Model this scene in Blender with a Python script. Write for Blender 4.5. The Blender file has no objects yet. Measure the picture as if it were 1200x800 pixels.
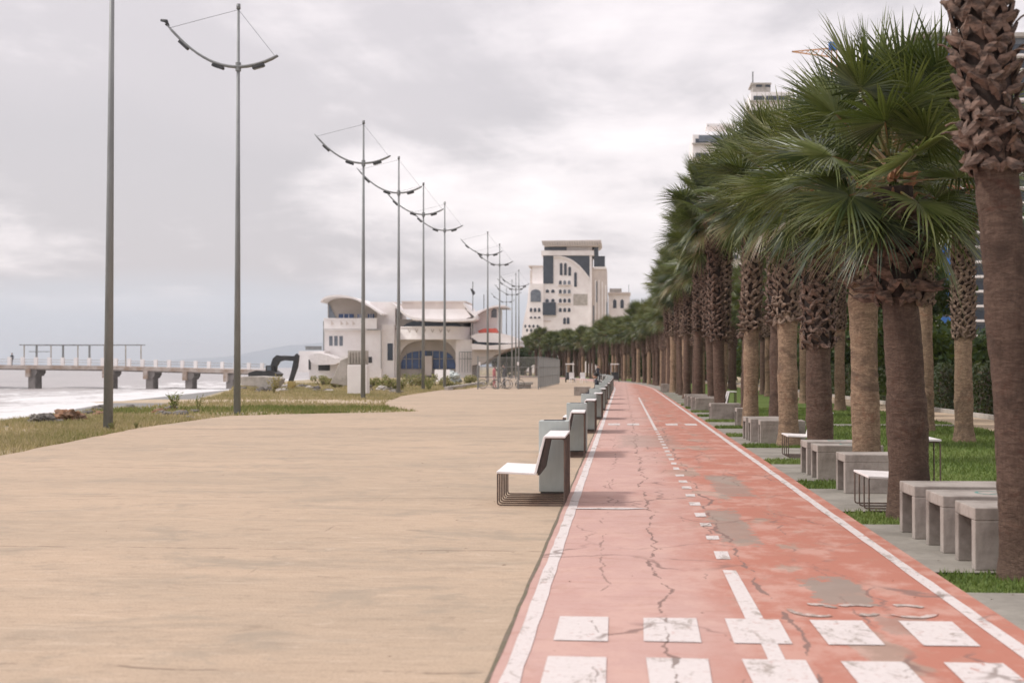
import bpy, math, random
import numpy as np
from mathutils import Vector, Matrix
random.seed(7); rng = np.random.default_rng(11)
SC = bpy.context.scene; COL = SC.collection
R = math.radians; PI = math.pi
# ------------------------------------------------------------ camera geometry
F = 50/36*1200; CAMZ = 1.6
YAW = math.atan(130/F); PITCH = math.atan(30/F)
ROT = Matrix.Rotation(YAW, 3, 'Z') @ Matrix.Rotation(PI/2+PITCH, 3, 'X')
def ray(px, py): return ROT @ Vector(((px-600)/F, (400-py)/F, -1))
def g(px, py, z=0.0):
    d = ray(px, py); t = (z-CAMZ)/d.z
    return (d.x*t, d.y*t)
def q(px, py, Y):
    d = ray(px, py); t = Y/d.y
    return (d.x*t, CAMZ+d.z*t)
def qx(px, Y): return q(px, 430, Y)[0]
def bend(Y): return 0.0 if Y < 100 else -21*((Y-100)/160)**2
def lerp(x, pts):
    if x <= pts[0][0]: return pts[0][1]
    for (a, b), (c, d) in zip(pts, pts[1:]):
        if x <= c: return b+(d-b)*(x-a)/(c-a)
    return pts[-1][1]
ORD = ['nearest','second','third','fourth','fifth','sixth','seventh','eighth','ninth','tenth','eleventh','twelfth','thirteenth','fourteenth','fifteenth','sixteenth','seventeenth','eighteenth','nineteenth','twentieth']
# ------------------------------------------------------------ object helpers
def tag(o, label=None, cat=None, group=None, kind=None):
    if label: o['label'] = label
    if cat: o['category'] = cat
    if group: o['group'] = group
    if kind: o['kind'] = kind
    return o
def thing(name, label, cat, loc=(0,0,0), rz=0, group=None):
    o = bpy.data.objects.new(name, None); COL.objects.link(o)
    o.location = loc; o.rotation_euler = (0,0,rz); o.empty_display_size = .2
    return tag(o, label, cat, group)
def copy_tree(o, parent=None):
    c = o.copy(); COL.objects.link(c); c.parent = parent
    for ch in list(o.children): copy_tree(ch, c)
    return c
class MB:
    def __init__(s): s.v=[]; s.f=[]; s.m=[]; s.t=[]; s.mi=0; s.tint=0.5; s.tmax=1
    def add(s, vs, fs):
        n=len(s.v); s.v.extend([tuple(a) for a in vs])
        for f in fs: s.f.append(tuple(n+i for i in f)); s.m.append(s.mi); s.t.append(s.tint)
        return s
    def box(s, c, d, rz=0, rx=0, ry=0):
        M = Matrix.Rotation(rz,3,'Z') @ Matrix.Rotation(ry,3,'Y') @ Matrix.Rotation(rx,3,'X')
        vs=[Vector(c)+M@Vector((x*d[0]/2,y*d[1]/2,z*d[2]/2)) for x in (-1,1) for y in (-1,1) for z in (-1,1)]
        return s.add(vs,[(0,1,3,2),(4,6,7,5),(0,4,5,1),(2,3,7,6),(0,2,6,4),(1,5,7,3)])
    def bb(s, x0,x1,y0,y1,z0,z1): return s.box(((x0+x1)/2,(y0+y1)/2,(z0+z1)/2),(abs(x1-x0),abs(y1-y0),abs(z1-z0)))
    def tube(s, pts, rad, n=8, cap=True, closed=False):
        pts=[Vector(p) for p in pts]; N=len(pts)
        if not hasattr(rad,'__len__'): rad=[rad]*N
        vs=[]; prev=None
        for i,p in enumerate(pts):
            if closed: t=pts[(i+1)%N]-pts[i-1]
            else: t=pts[min(i+1,N-1)]-pts[max(i-1,0)]
            t.normalize()
            if prev is None:
                a=Vector((0,0,1)) if abs(t.z)<.9 else Vector((1,0,0)); u=t.cross(a).normalized()
            else: u=(prev-t*prev.dot(t)).normalized()
            prev=u; w=t.cross(u)
            for k in range(n):
                an=2*PI*(k+.5)/n; vs.append(p+(u*math.cos(an)+w*math.sin(an))*rad[i])
        fs=[]
        for i in range(N if closed else N-1):
            j=(i+1)%N
            for k in range(n): fs.append((i*n+k,i*n+(k+1)%n,j*n+(k+1)%n,j*n+k))
        if cap and not closed: fs.append(tuple(range(n))[::-1]); fs.append(tuple((N-1)*n+k for k in range(n)))
        return s.add(vs,fs)
    def prism(s, poly, y0, y1):     # poly in (x,z), extruded along y
        n=len(poly); vs=[(x,y0,z) for x,z in poly]+[(x,y1,z) for x,z in poly]
        return s.add(vs,[tuple(range(n)),tuple(range(2*n-1,n-1,-1))]+[(i,n+i,n+(i+1)%n,(i+1)%n) for i in range(n)])
    def pp(s, pts, Y, depth):        # pixel outline taken to the plane Y and given real depth
        return s.prism([q(a,b,Y) for a,b in pts], Y, Y+depth)
    def pr(s, x0,y0,x1,y1,Y,depth): return s.pp([(x0,y0),(x0,y1),(x1,y1),(x1,y0)],Y,depth)
    def sheet(s, rows):
        n=len(rows[0]); vs=[p for r in rows for p in r]
        return s.add(vs,[(i*n+j,i*n+j+1,(i+1)*n+j+1,(i+1)*n+j) for i in range(len(rows)-1) for j in range(n-1)])
    def build(s, name, mats, parent=None, smooth=False, bevel=0, loc=None, tint=False, seg=2):
        me=bpy.data.meshes.new(name); me.from_pydata(s.v,[],s.f)
        if not isinstance(mats,(list,tuple)): mats=[mats]
        for m in mats: me.materials.append(m)
        if len(mats)>1: me.polygons.foreach_set('material_index', s.m)
        if smooth: me.polygons.foreach_set('use_smooth',[True]*len(s.f))
        if tint:
            at=me.attributes.new('tint','FLOAT','FACE'); at.data.foreach_set('value', s.t)
        me.update()
        o=bpy.data.objects.new(name,me); COL.objects.link(o); o.parent=parent
        if loc: o.location=loc
        if bevel:
            b=o.modifiers.new('bevel','BEVEL'); b.width=bevel; b.segments=seg; b.limit_method='ANGLE'
        return o
def off(mb, dx, dy, dz=0):
    mb.v=[(a+dx,b+dy,c+dz) for a,b,c in mb.v]; return mb
# ------------------------------------------------------------ materials
class NT:
    def __init__(s, tree): s.t=tree; s.n=tree.nodes; s.l=tree.links
    def new(s, ty, **kw):
        n=s.n.new(ty)
        for k,v in kw.items(): setattr(n,k,v)
        return n
    def put(s, sock, v):
        if isinstance(v, bpy.types.NodeSocket): s.l.new(v,sock)
        elif v is not None: sock.default_value=v
    def math(s, op, a, b=None, c=None, clamp=False):
        n=s.new('ShaderNodeMath',operation=op,use_clamp=clamp); s.put(n.inputs[0],a)
        if b is not None: s.put(n.inputs[1],b)
        if c is not None: s.put(n.inputs[2],c)
        return n.outputs[0]
    def mix(s, f, a, b, blend='MIX'):
        n=s.new('ShaderNodeMix',data_type='RGBA',blend_type=blend); s.put(n.inputs[0],f)
        s.put(n.inputs[6],col(a) if isinstance(a,tuple) else a); s.put(n.inputs[7],col(b) if isinstance(b,tuple) else b)
        return n.outputs[2]
    def noise(s, vec, scale, detail=4, rough=.55, dist=0):
        n=s.new('ShaderNodeTexNoise'); s.put(n.inputs['Vector'],vec); n.inputs['Scale'].default_value=scale
        n.inputs['Detail'].default_value=detail; n.inputs['Roughness'].default_value=rough; n.inputs['Distortion'].default_value=dist
        return n.outputs[0]
    def ramp(s, v, a, b):
        n=s.new('ShaderNodeMapRange',interpolation_type='SMOOTHSTEP'); s.put(n.inputs[0],v); n.inputs[1].default_value=a; n.inputs[2].default_value=b
        return n.outputs[0]
    def scale(s, vec, sc, loc=(0,0,0)):
        n=s.new('ShaderNodeMapping'); s.put(n.inputs[0],vec); n.inputs['Scale'].default_value=sc; n.inputs['Location'].default_value=loc
        return n.outputs[0]
    def pos(s): return s.new('ShaderNodeNewGeometry').outputs['Position']
    def obj(s): return s.new('ShaderNodeTexCoord').outputs['Object']
    def xyz(s, v):
        n=s.new('ShaderNodeSeparateXYZ'); s.put(n.inputs[0],v); return n.outputs
    def bump(s, h, st, dist=.02):
        n=s.new('ShaderNodeBump'); s.put(n.inputs['Height'],h); n.inputs['Strength'].default_value=st; n.inputs['Distance'].default_value=dist
        return n.outputs[0]
def col(c): return (c[0],c[1],c[2],1)
def newmat(name):
    m=bpy.data.materials.new(name); m.use_nodes=True; k=NT(m.node_tree); b=k.n['Principled BSDF']; return m,k,b
def pm(name, a, b=None, scale=6, rough=.7, bump=0, stretch=(1,1,1), metal=0, world=False, lo=.35, hi=.65, spec=.5, fine=0):
    m,k,B=newmat(name); v=k.pos() if world else k.obj(); v=k.scale(v,stretch)
    if b is None: b=tuple(x*.8 for x in a)
    n=k.noise(v,scale,6,.62); c=k.mix(k.ramp(n,lo,hi),a,b)
    if fine:
        n2=k.noise(v,scale*9,3,.6); c=k.mix(k.ramp(n2,.35,.7),c,k.mix(fine,c,(0,0,0)))
    k.put(B.inputs['Base Color'],c); B.inputs['Roughness'].default_value=rough; B.inputs['Metallic'].default_value=metal
    B.inputs['Specular IOR Level'].default_value=spec
    if bump: k.put(B.inputs['Normal'],k.bump(k.noise(v,scale*3,6,.65),bump))
    return m
M={}
M['white']=pm('white_render',(.88,.845,.83),(.82,.775,.76),.6,.75,spec=.3)
M['white_w']=pm('white_paint_board',(.86,.82,.81),(.76,.72,.71),3,.45,fine=.06)
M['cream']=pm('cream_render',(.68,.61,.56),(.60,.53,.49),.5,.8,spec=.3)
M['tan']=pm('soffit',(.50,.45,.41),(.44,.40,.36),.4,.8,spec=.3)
M['glassd']=pm('dark_glass',(.035,.045,.06),(.05,.06,.08),.6,.12)
M['glassb']=pm('blue_glass',(.05,.10,.24),(.035,.06,.15),.8,.12)
M['greyglass']=pm('grey_glass',(.12,.14,.17),(.18,.20,.23),.8,.2)
M['pole']=pm('galvanised_pole',(.215,.222,.222),(.27,.28,.28),3,.55,metal=.25,stretch=(1,1,.3))
M['dark']=pm('dark_metal',(.03,.032,.035),(.05,.05,.052),5,.5)
M['brown_metal']=pm('weathered_brown_metal',(.17,.115,.09),(.10,.075,.065),9,.55,metal=.3)
M['brown_shade']=pm('underside_shade_brown',(.05,.035,.03),(.03,.022,.02),9,.6)  # near-black brown standing in for shade under the hoop bench backrest
M['bin']=pm('grey_green_metal',(.47,.51,.49),(.40,.435,.42),2.2,.5,metal=.1,fine=.05,stretch=(1,1,.4))
M['conc']=pm('bench_concrete',(.38,.335,.30),(.19,.16,.14),2.2,.88,bump=.2,fine=.13,lo=.40,hi=.72)
M['conc_shade']=pm('recess_shade_concrete',(.13,.115,.105),(.08,.07,.065),3,.9)  # dark tone that paints the shade inside the block seat openings
M['concp']=pm('pale_concrete',(.52,.48,.44),(.38,.35,.31),1.2,.85,bump=.2,fine=.15)
M['rustc']=pm('weathered_pier_concrete',(.52,.46,.42),(.36,.27,.21),.8,.9,bump=.2,fine=.15)
M['pier_d']=pm('dark_pier_concrete',(.22,.20,.19),(.30,.275,.26),1.,.9,bump=.2)
M['slab']=pm('paving_concrete',(.31,.285,.245),(.23,.21,.18),1.6,.9,bump=.15,world=True,fine=.1)
M['red']=pm('red_awning',(.62,.12,.08),(.5,.1,.07),1,.7)
M['blue']=pm('blue_paint',(.03,.16,.48),(.03,.12,.38),2,.6)
M['teal']=pm('teal_paint',(.05,.25,.22),(.22,.25,.22),14,.7)
M['orange']=pm('orange_crane',(.65,.30,.10),(.55,.25,.09),1,.6)
M['yellowm']=pm('yellow_metal',(.50,.38,.12),(.36,.27,.10),3,.6)
M['rock']=pm('grey_rock',(.24,.215,.19),(.12,.11,.10),3,.95,bump=.5,fine=.2)
M['orock']=pm('orange_rock',(.34,.18,.10),(.20,.13,.09),3.5,.95,bump=.5,fine=.25)
M['skin']=pm('skin',(.50,.30,.22),(.44,.26,.19),8,.6)
M['hair']=pm('dark_hair',(.015,.012,.01),(.025,.02,.016),20,.6)
M['cloth_d']=pm('dark_cloth',(.03,.035,.05),(.05,.05,.06),9,.9)
M['cloth_p']=pm('pink_cloth',(.55,.16,.17),(.45,.13,.14),9,.9)
M['cloth_w']=pm('pale_cloth',(.62,.60,.58),(.5,.49,.48),9,.9)
M['rubber']=pm('rubber',(.02,.02,.02),(.03,.03,.03),9,.8)
M['stem']=pm('bark',(.10,.075,.055),(.06,.045,.035),6,.95,bump=.4,stretch=(1,1,.3))
# palm trunk
def trunk_mat(name, a, b, dark):
    m,k,B=newmat(name); v=k.obj()
    rings=k.noise(k.scale(v,(4.5,4.5,13)),1.0,8,.75,2.2); fib=k.noise(k.scale(v,(24,24,3.5)),1,7,.75,2.0)
    oi=k.new('ShaderNodeObjectInfo'); vv=k.new('ShaderNodeVectorMath',operation='ADD'); k.put(vv.inputs[0],v); k.l.new(oi.outputs['Location'],vv.inputs[1]); big=k.noise(k.scale(vv.outputs[0],(1,1,1.1)),1.3,8,.72,1.0)
    fr=k.noise(k.scale(v,(5.0,5.0,24)),1.0,8,.78,3.0); sc_=k.noise(k.scale(v,(1.2,1.2,2.2)),2.4,7,.75,.8); c=k.mix(k.ramp(rings,.36,.62),a,b); c=k.mix(k.math('MULTIPLY',k.ramp(fr,.50,.62),.55),c,tuple(x*.42 for x in b)); c=k.mix(k.math('MULTIPLY',k.ramp(sc_,.54,.66),.6),c,(b[0]*.95,b[1]*.62,b[2]*.55)); c=k.mix(k.math('MULTIPLY',k.ramp(fib,.42,.70),.45),c,tuple(x*.6 for x in b))
    c=k.mix(k.math('MULTIPLY',k.ramp(big,.50,.66),.75),c,dark); 
    k.put(B.inputs['Base Color'],c); B.inputs['Roughness'].default_value=.92; B.inputs['Specular IOR Level'].default_value=.2
    h=k.math('ADD',k.math('SUBTRACT',rings,fr),k.math('MULTIPLY',fib,.3)); k.put(B.inputs['Normal'],k.bump(h,.75,.03)); return m
M['trunk']=trunk_mat('palm_trunk_bark',(.175,.118,.09),(.105,.068,.053),(.062,.042,.034))
M['trunk2']=trunk_mat('palm_trunk_bark_pale',(.42,.30,.205),(.24,.162,.112),(.11,.078,.06))
M['boot']=pm('dry_leaf_base',(.21,.133,.10),(.045,.028,.021),9,.85,bump=.4,stretch=(1,1,2.5),fine=.2)
M['fibre_d']=pm('dark_fibre',(.045,.028,.022),(.02,.013,.010),20,.95,bump=.5)
M['boot_g']=pm('grey_dry_leaf_base',(.27,.19,.14),(.09,.058,.043),9,.9,bump=.4,fine=.2)
def leaf_mat(name, stops, transl=.3, rough=.5, gloss=.5):
    m,k,B=newmat(name); at=k.new('ShaderNodeAttribute',attribute_name='tint')
    rp=k.new('ShaderNodeValToRGB'); el=rp.color_ramp.elements
    el[0].position=stops[0][0]; el[0].color=col(stops[0][1]); el[1].position=stops[-1][0]; el[1].color=col(stops[-1][1])
    for p,c in stops[1:-1]: e=el.new(p); e.color=col(c)
    k.put(rp.inputs[0],at.outputs['Fac']); c=rp.outputs[0]
    n=k.noise(k.obj(),5,3); c=k.mix(k.ramp(n,.3,.7),c,k.mix(.25,c,(0,0,0)))
    k.put(B.inputs['Base Color'],c); B.inputs['Roughness'].default_value=rough; B.inputs['Specular IOR Level'].default_value=gloss
    T=k.new('ShaderNodeBsdfTranslucent'); k.put(T.inputs[0],k.mix(.5,c,(.30,.36,.06)))
    mx=k.new('ShaderNodeMixShader'); mx.inputs[0].default_value=transl
    k.l.new(B.outputs[0],mx.inputs[1]); k.l.new(T.outputs[0],mx.inputs[2]); k.l.new(mx.outputs[0],k.n['Material Output'].inputs[0]); return m
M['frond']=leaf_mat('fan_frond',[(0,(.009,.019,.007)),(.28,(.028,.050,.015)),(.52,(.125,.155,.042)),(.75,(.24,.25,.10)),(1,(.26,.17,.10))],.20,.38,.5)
M['petiole']=pm('petiole',(.13,.15,.05),(.22,.13,.05),4,.5)
M['fibre']=pm('orange_fibre',(.36,.17,.08),(.2,.1,.06),9,.9)
M['leaf']=leaf_mat('broad_leaf',[(0,(.020,.042,.015)),(.5,(.042,.078,.024)),(1,(.10,.14,.045))],.25,.55,.35)
M['hedge']=leaf_mat('hedge_leaf',[(0,(.025,.042,.018)),(.6,(.055,.075,.030)),(1,(.12,.10,.05))],.15,.6,.3)
M['lawn_b']=leaf_mat('lawn_blade',[(0,(.075,.125,.03)),(.5,(.16,.235,.06)),(1,(.30,.35,.13))],.3,.6,.3)
M['dry_b']=leaf_mat('dry_grass_blade',[(0,(.13,.17,.055)),(.3,(.22,.235,.09)),(.55,(.38,.32,.17)),(1,(.55,.43,.28))],.3,.8,.2)
# ground: dry verge
m,k,B=newmat('verge_soil'); v=k.pos(); n=k.noise(v,.35,6,.65); n2=k.noise(v,2.2,6,.7); n3=k.noise(v,14,4,.7)
c=k.mix(k.ramp(n,.4,.6),(.38,.32,.20),(.48,.39,.28)); c=k.mix(k.ramp(n2,.56,.68),c,(.25,.25,.13)); c=k.mix(k.ramp(n3,.45,.65),c,(.22,.17,.10))
z=k.xyz(v)[2]; gr=k.noise(v,9,5,.8); c=k.mix(k.ramp(z,-.35,-.75),c,k.mix(k.ramp(gr,.35,.65),(.30,.29,.28),(.17,.165,.16)))
k.put(B.inputs['Base Color'],c); B.inputs['Roughness'].default_value=.95; B.inputs['Specular IOR Level'].default_value=.2
k.put(B.inputs['Normal'],k.bump(n3,.7,.04)); M['verge']=m
m,k,B=newmat('lawn'); v=k.pos(); n=k.noise(v,1.2,5,.65); n3=k.noise(v,30,4,.8)
c=k.mix(k.ramp(n,.35,.65),(.12,.18,.045),(.19,.25,.075)); c=k.mix(k.ramp(n3,.4,.7),c,(.07,.09,.03)); k.put(B.inputs['Base Color'],c)
B.inputs['Roughness'].default_value=.95; B.inputs['Specular IOR Level'].default_value=.1; k.put(B.inputs['Normal'],k.bump(n3,.8,.03)); M['lawn']=m
M['sand']=pm('sand_path',(.55,.42,.29),(.46,.35,.24),1.3,.95,bump=.2,world=True,fine=.15)
M['dirt']=pm('sandy_dirt',(.52,.41,.30),(.42,.33,.22),1.1,.95,bump=.3,world=True,fine=.2)
# plaza: brushed tan concrete, long joints and streaks running across
m,k,B=newmat('plaza_concrete'); v=k.pos(); X=k.xyz(v)
st=k.noise(k.scale(v,(.34,.9,1)),1.3,8,.68,.6); st2=k.noise(k.scale(v,(.8,5,1)),1.3,7,.72,.3); sp=k.noise(k.scale(v,(.6,1.8,1)),8,5,.75); big=k.noise(k.scale(v,(.5,.9,1)),.22,4,.6)
c=k.mix(k.ramp(big,.35,.65),(.50,.378,.275),(.44,.34,.25)); c=k.mix(k.math('MULTIPLY',k.ramp(st,.48,.70),.75),c,(.36,.29,.22)); ft=k.noise(k.scale(v,(.8,2.2,1)),2.6,7,.75,.4); c=k.mix(k.ramp(ft,.50,.68),c,k.mix(.28,c,(.27,.205,.15))); c=k.mix(k.ramp(st2,.52,.72),c,k.mix(.2,c,(.30,.24,.18)))
c=k.mix(k.ramp(st2,.47,.30),c,k.mix(.35,c,(.66,.52,.40)))
c=k.mix(k.ramp(sp,.54,.70),c,k.mix(.42,c,(.22,.17,.12))); c=k.mix(k.ramp(sp,.44,.30),c,k.mix(.35,c,(.66,.54,.43)))
jn=k.noise(k.scale(v,(.55,.3,1)),1.2,4,.6); wob=k.math('MULTIPLY',k.math('SUBTRACT',jn,.5),.28)
def joint(axis, period, shift, width, wobble, thr):
    a=k.math('ADD',X[axis],wobble); a=k.math('ADD',a,shift); a=k.math('MODULO',k.math('ADD',a,1000*period),period); a=k.math('ABSOLUTE',k.math('SUBTRACT',a,period/2))
    ln=k.ramp(a,width,width*.25); mk=k.ramp(k.noise(k.scale(v,(1.4,.5,1),(period,shift,0)),1,4,.7),thr,thr+.12)
    return k.math('MULTIPLY',ln,mk)
jj=k.math('MAXIMUM',joint(1,4.9,-.1,.032,k.math('MULTIPLY',wob,1.6),.44),joint(0,4.2,.8,.012,k.math('MULTIPLY',wob,.5),.55))
jj=k.math('MAXIMUM',jj,k.math('MULTIPLY',joint(1,1.63,.35,.022,k.math('MULTIPLY',wob,1.7),.56),.7))
gr=k.noise(v,55,3,.7); c=k.mix(k.ramp(gr,.45,.75),c,k.mix(.5,c,(.2,.15,.11))); blt=k.noise(k.scale(v,(.9,1.1,1)),.9,8,.75,.5); c=k.mix(k.math('MULTIPLY',k.ramp(blt,.51,.64),.62),c,(.32,.265,.205)); bl2=k.noise(k.scale(v,(1.1,1.6,1),(3,8,0)),2.6,8,.78,.8); c=k.mix(k.math('MULTIPLY',k.ramp(bl2,.56,.66),.5),c,(.27,.21,.155)); c=k.mix(k.math('MULTIPLY',k.ramp(bl2,.42,.33),.35),c,(.62,.50,.40)); c=k.mix(k.math('MULTIPLY',jj,.75),c,(.2,.15,.11)); k.put(B.inputs['Base Color'],c)
B.inputs['Roughness'].default_value=.85; B.inputs['Specular IOR Level'].default_value=.25
k.put(B.inputs['Normal'],k.bump(k.math('SUBTRACT',k.math('MULTIPLY',sp,.4),jj),.4,.015)); M['plaza']=m
# crack and wear masks shared by the red surface and the paint on it
def crackmask(k, v):
    X=k.xyz(v)
    wv=k.new('ShaderNodeVectorMath',operation='ADD'); nz=k.new('ShaderNodeTexNoise'); k.put(nz.inputs['Vector'],v); nz.inputs['Scale'].default_value=2.2; nz.inputs['Detail'].default_value=6
    sc=k.new('ShaderNodeVectorMath',operation='SCALE'); k.l.new(nz.outputs['Color'],sc.inputs[0]); sc.inputs['Scale'].default_value=.55
    k.put(wv.inputs[0],v); k.l.new(sc.outputs[0],wv.inputs[1])
    vo=k.new('ShaderNodeTexVoronoi',feature='DISTANCE_TO_EDGE'); k.put(vo.inputs['Vector'],k.scale(wv.outputs[0],(.85,.38,0),(.3,.2,0))); vo.inputs['Scale'].default_value=1
    net=k.math('MULTIPLY',k.ramp(vo.outputs['Distance'],.017,.004),k.ramp(k.noise(v,.55,3,.6),.47,.60))
    out=k.math('MULTIPLY',net,.8)
    for i,(x0,amp,w,thr) in enumerate(((.27,.42,.027,.44),(-.16,.34,.012,.45),(.98,.42,.026,.43),(1.52,.62,.014,.46),(.60,.4,.009,.52))):
        yy=k.new('ShaderNodeCombineXYZ'); k.put(yy.inputs[0],k.math('MULTIPLY',X[1],.55)); yy.inputs[1].default_value=i*7.3
        a=k.noise(yy.outputs[0],1.0,8,.62); a=k.math('MULTIPLY_ADD',k.math('SUBTRACT',a,.5),amp*1.6,x0)
        d=k.math('ABSOLUTE',k.math('SUBTRACT',X[0],a))
        y2=k.new('ShaderNodeCombineXYZ'); k.put(y2.inputs[0],X[1]); y2.inputs[1].default_value=i*3.1+40
        wn=k.noise(y2.outputs[0],1.1,5,.7); ww=k.math('MULTIPLY',k.ramp(wn,thr,thr+.22),w)
        ln=k.math('MULTIPLY',k.math('GREATER_THAN',ww,.0012),k.math('LESS_THAN',d,k.math('ADD',ww,.003)))
        out=k.math('MAXIMUM',out,k.math('MULTIPLY',ln,.9 if i in(0,2) else .7))
    return out
def redcol(k, v):
    X=k.xyz(v); n=k.noise(k.scale(v,(1,.35,1)),.9,6,.65); n2=k.noise(k.scale(v,(.8,3.0,1)),2.2,6,.7); f=k.noise(v,28,4,.7)
    fade=k.math('ADD',k.ramp(X[0],1.75,-.1),k.math('MULTIPLY',k.math('SUBTRACT',n,.5),1.6))
    c=k.mix(k.ramp(fade,.15,1.0),(.43,.175,.125),(.51,.325,.285))
    c=k.mix(k.ramp(n2,.50,.75),c,k.mix(.38,c,(.40,.17,.12))); c=k.mix(k.ramp(f,.5,.75),c,k.mix(.22,c,(.3,.12,.08)))
    lane=k.math('MULTIPLY',k.ramp(X[0],.45,1.0),k.ramp(X[0],2.0,1.5)); pn=k.noise(k.scale(v,(1.1,.5,1),(3.3,1.9,0)),1.15,5,.6,.4)
    c=k.mix(k.math('MULTIPLY',k.math('MULTIPLY',lane,k.ramp(pn,.545,.60)),.8),c,(.33,.25,.20))
    tr=k.noise(k.scale(v,(.55,4.0,1),(1,7,0)),1.4,6,.72,.3); c=k.mix(k.math('MULTIPLY',k.ramp(tr,.56,.68),.5),c,(.36,.20,.155)); bl=k.noise(k.scale(v,(1.2,.8,1),(6,2,0)),1.6,6,.7); c=k.mix(k.math('MULTIPLY',k.ramp(bl,.46,.62),.5),c,(.58,.38,.32))
    en=k.noise(v,4.5,6,.75); ex=k.noise(k.scale(v,(1,1,1),(9,9,0)),2.2,5,.7)
    for (cx,cy,hx,hy,am) in ((1.52,10.35,.19,.60,.85),(1.08,14.6,.17,1.5,.7),(1.42,19.5,.22,1.7,.65),(.55,31,.6,2.5,.4),(1.75,9.0,.16,.3,.5)):
        ax=k.math('DIVIDE',k.math('ABSOLUTE',k.math('SUBTRACT',X[0],cx)),hx); ay=k.math('DIVIDE',k.math('ABSOLUTE',k.math('SUBTRACT',X[1],cy)),hy); mm=k.math('MAXIMUM',ax,ay)
        mm=k.math('ADD',mm,k.math('MULTIPLY',k.math('SUBTRACT',en,.5),2.2)); c=k.mix(k.math('MULTIPLY',k.ramp(mm,1.05,.92),am),c,k.mix(ex,(.22,.20,.175),(.32,.26,.215)))
    edge=k.ramp(k.noise(k.scale(v,(1,.6,1)),3,5,.7),.56,.66); c=k.mix(k.math('MULTIPLY',edge,.3),c,(.42,.25,.19))
    return c
m,k,B=newmat('red_cycle_asphalt'); v=k.pos(); cr=crackmask(k,v); c=k.mix(cr,redcol(k,v),(.215,.135,.115)); k.put(B.inputs['Base Color'],c)
B.inputs['Roughness'].default_value=.8; B.inputs['Specular IOR Level'].default_value=.3
k.put(B.inputs['Normal'],k.bump(k.math('SUBTRACT',k.math('MULTIPLY',k.noise(v,60,3),.3),cr),.4,.012)); M['redpath']=m
def paintmat(name, thr, wcol=(.66,.60,.58)):
    m,k,B=newmat(name); v=k.pos(); cr=crackmask(k,v)
    w=k.noise(k.scale(v,(1,.7,1)),5.5,7,.75); w2=k.noise(v,26,4,.7); wear=k.math('MAXIMUM',k.ramp(w,thr+.05,thr+.12),k.math('MULTIPLY',k.ramp(w2,thr+.03,thr+.14),.5))
    wl=k.noise(k.scale(v,(2.6,1.1,1),(2,5,0)),1.5,8,.82,.5); gw=k.math('MULTIPLY',k.ramp(wl,thr-.005,thr+.06),k.ramp(w2,.36,.5))
    c=k.mix(wear,k.mix(k.ramp(w2,.3,.7),wcol,tuple(x*.92 for x in wcol)),redcol(k,v)); c=k.mix(k.math('MULTIPLY',gw,.8),c,(.30,.25,.215)); c=k.mix(cr,c,(.22,.17,.15)); k.put(B.inputs['Base Color'],c)
    B.inputs['Roughness'].default_value=.7; B.inputs['Specular IOR Level'].default_value=.3; return m
M['paint']=paintmat('worn_white_paint',.545); M['paint_w']=paintmat('very_worn_white_paint',.525); M['paint_f']=paintmat('faint_white_paint',.45,(.58,.49,.45))
# sea
m,k,B=newmat('sea_water'); v=k.pos(); at=k.new('ShaderNodeAttribute',attribute_name='shore'); d=at.outputs['Fac']
a=k.noise(k.scale(v,(1,.22,1)),.16,7,.68,.8); b=k.noise(k.scale(v,(1,.4,1)),.8,7,.75,.6)
f1=k.math('ADD',k.math('MULTIPLY',a,.6),k.math('MULTIPLY',b,.4)); thr=k.math('ADD',k.math('MULTIPLY',k.math('SUBTRACT',1,k.math('POWER',2.718,k.math('MULTIPLY',d,-.030))),.28),.36)
foam=k.math('MULTIPLY',k.math('SUBTRACT',f1,thr),9,clamp=True)
foam=k.math('MAXIMUM',foam,k.math('MULTIPLY',k.math('GREATER_THAN',d,-5),k.ramp(k.math('ADD',d,k.math('MULTIPLY',b,5)),9,3)))
wc=k.mix(k.ramp(a,.35,.65),(.40,.37,.36),(.31,.29,.285)); c=k.mix(foam,wc,(.70,.69,.69)); k.put(B.inputs['Base Color'],c)
k.put(B.inputs['Roughness'],k.math('ADD',k.math('MULTIPLY',foam,.5),.35)); k.put(B.inputs['Normal'],k.bump(f1,.8,.6)); M['sea']=m
# hills
M['hill']=pm('hazed_hill',(.19,.25,.31),(.22,.27,.32),.002,.95,world=True,spec=.1)  # pale blue base carries part of the distance haze in its colour
# haze wire panel
m,k,B=newmat('wire_mesh'); k.put(B.inputs['Base Color'],col((.30,.30,.29))); B.inputs['Roughness'].default_value=.6; M['wire']=m
# ============================================================ WORLD, SUN, CAMERA
w=bpy.data.worlds.new('World'); SC.world=w; w.use_nodes=True; k=NT(w.node_tree); bg=k.n['Background']
sky=k.new('ShaderNodeTexSky'); sky.sky_type='NISHITA'; sky.sun_disc=False; SUN_EL=R(48); SUN_AZ=R(-100)
sky.sun_elevation=SUN_EL; sky.sun_rotation=SUN_AZ; sky.air_density=1.5; sky.dust_density=3
d=k.new('ShaderNodeTexCoord').outputs['Generated']; X=k.xyz(d)
zc=k.math('MAXIMUM',X[2],0.0); den=k.math('ADD',zc,.20)
cv=k.new('ShaderNodeCombineXYZ'); k.put(cv.inputs[0],k.math('DIVIDE',X[0],den)); k.put(cv.inputs[1],k.math('DIVIDE',X[1],den)); cv.inputs[2].default_value=3.7
n1=k.noise(k.scale(cv.outputs[0],(1,.75,1),(.6,.3,0)),1.15,7,.55,.5); n2=k.noise(k.scale(cv.outputs[0],(1,.9,1),(5,2,0)),3.2,7,.6,.3); n3=k.noise(k.scale(cv.outputs[0],(.7,.5,1),(9,4,0)),.6,4,.5)
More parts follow.
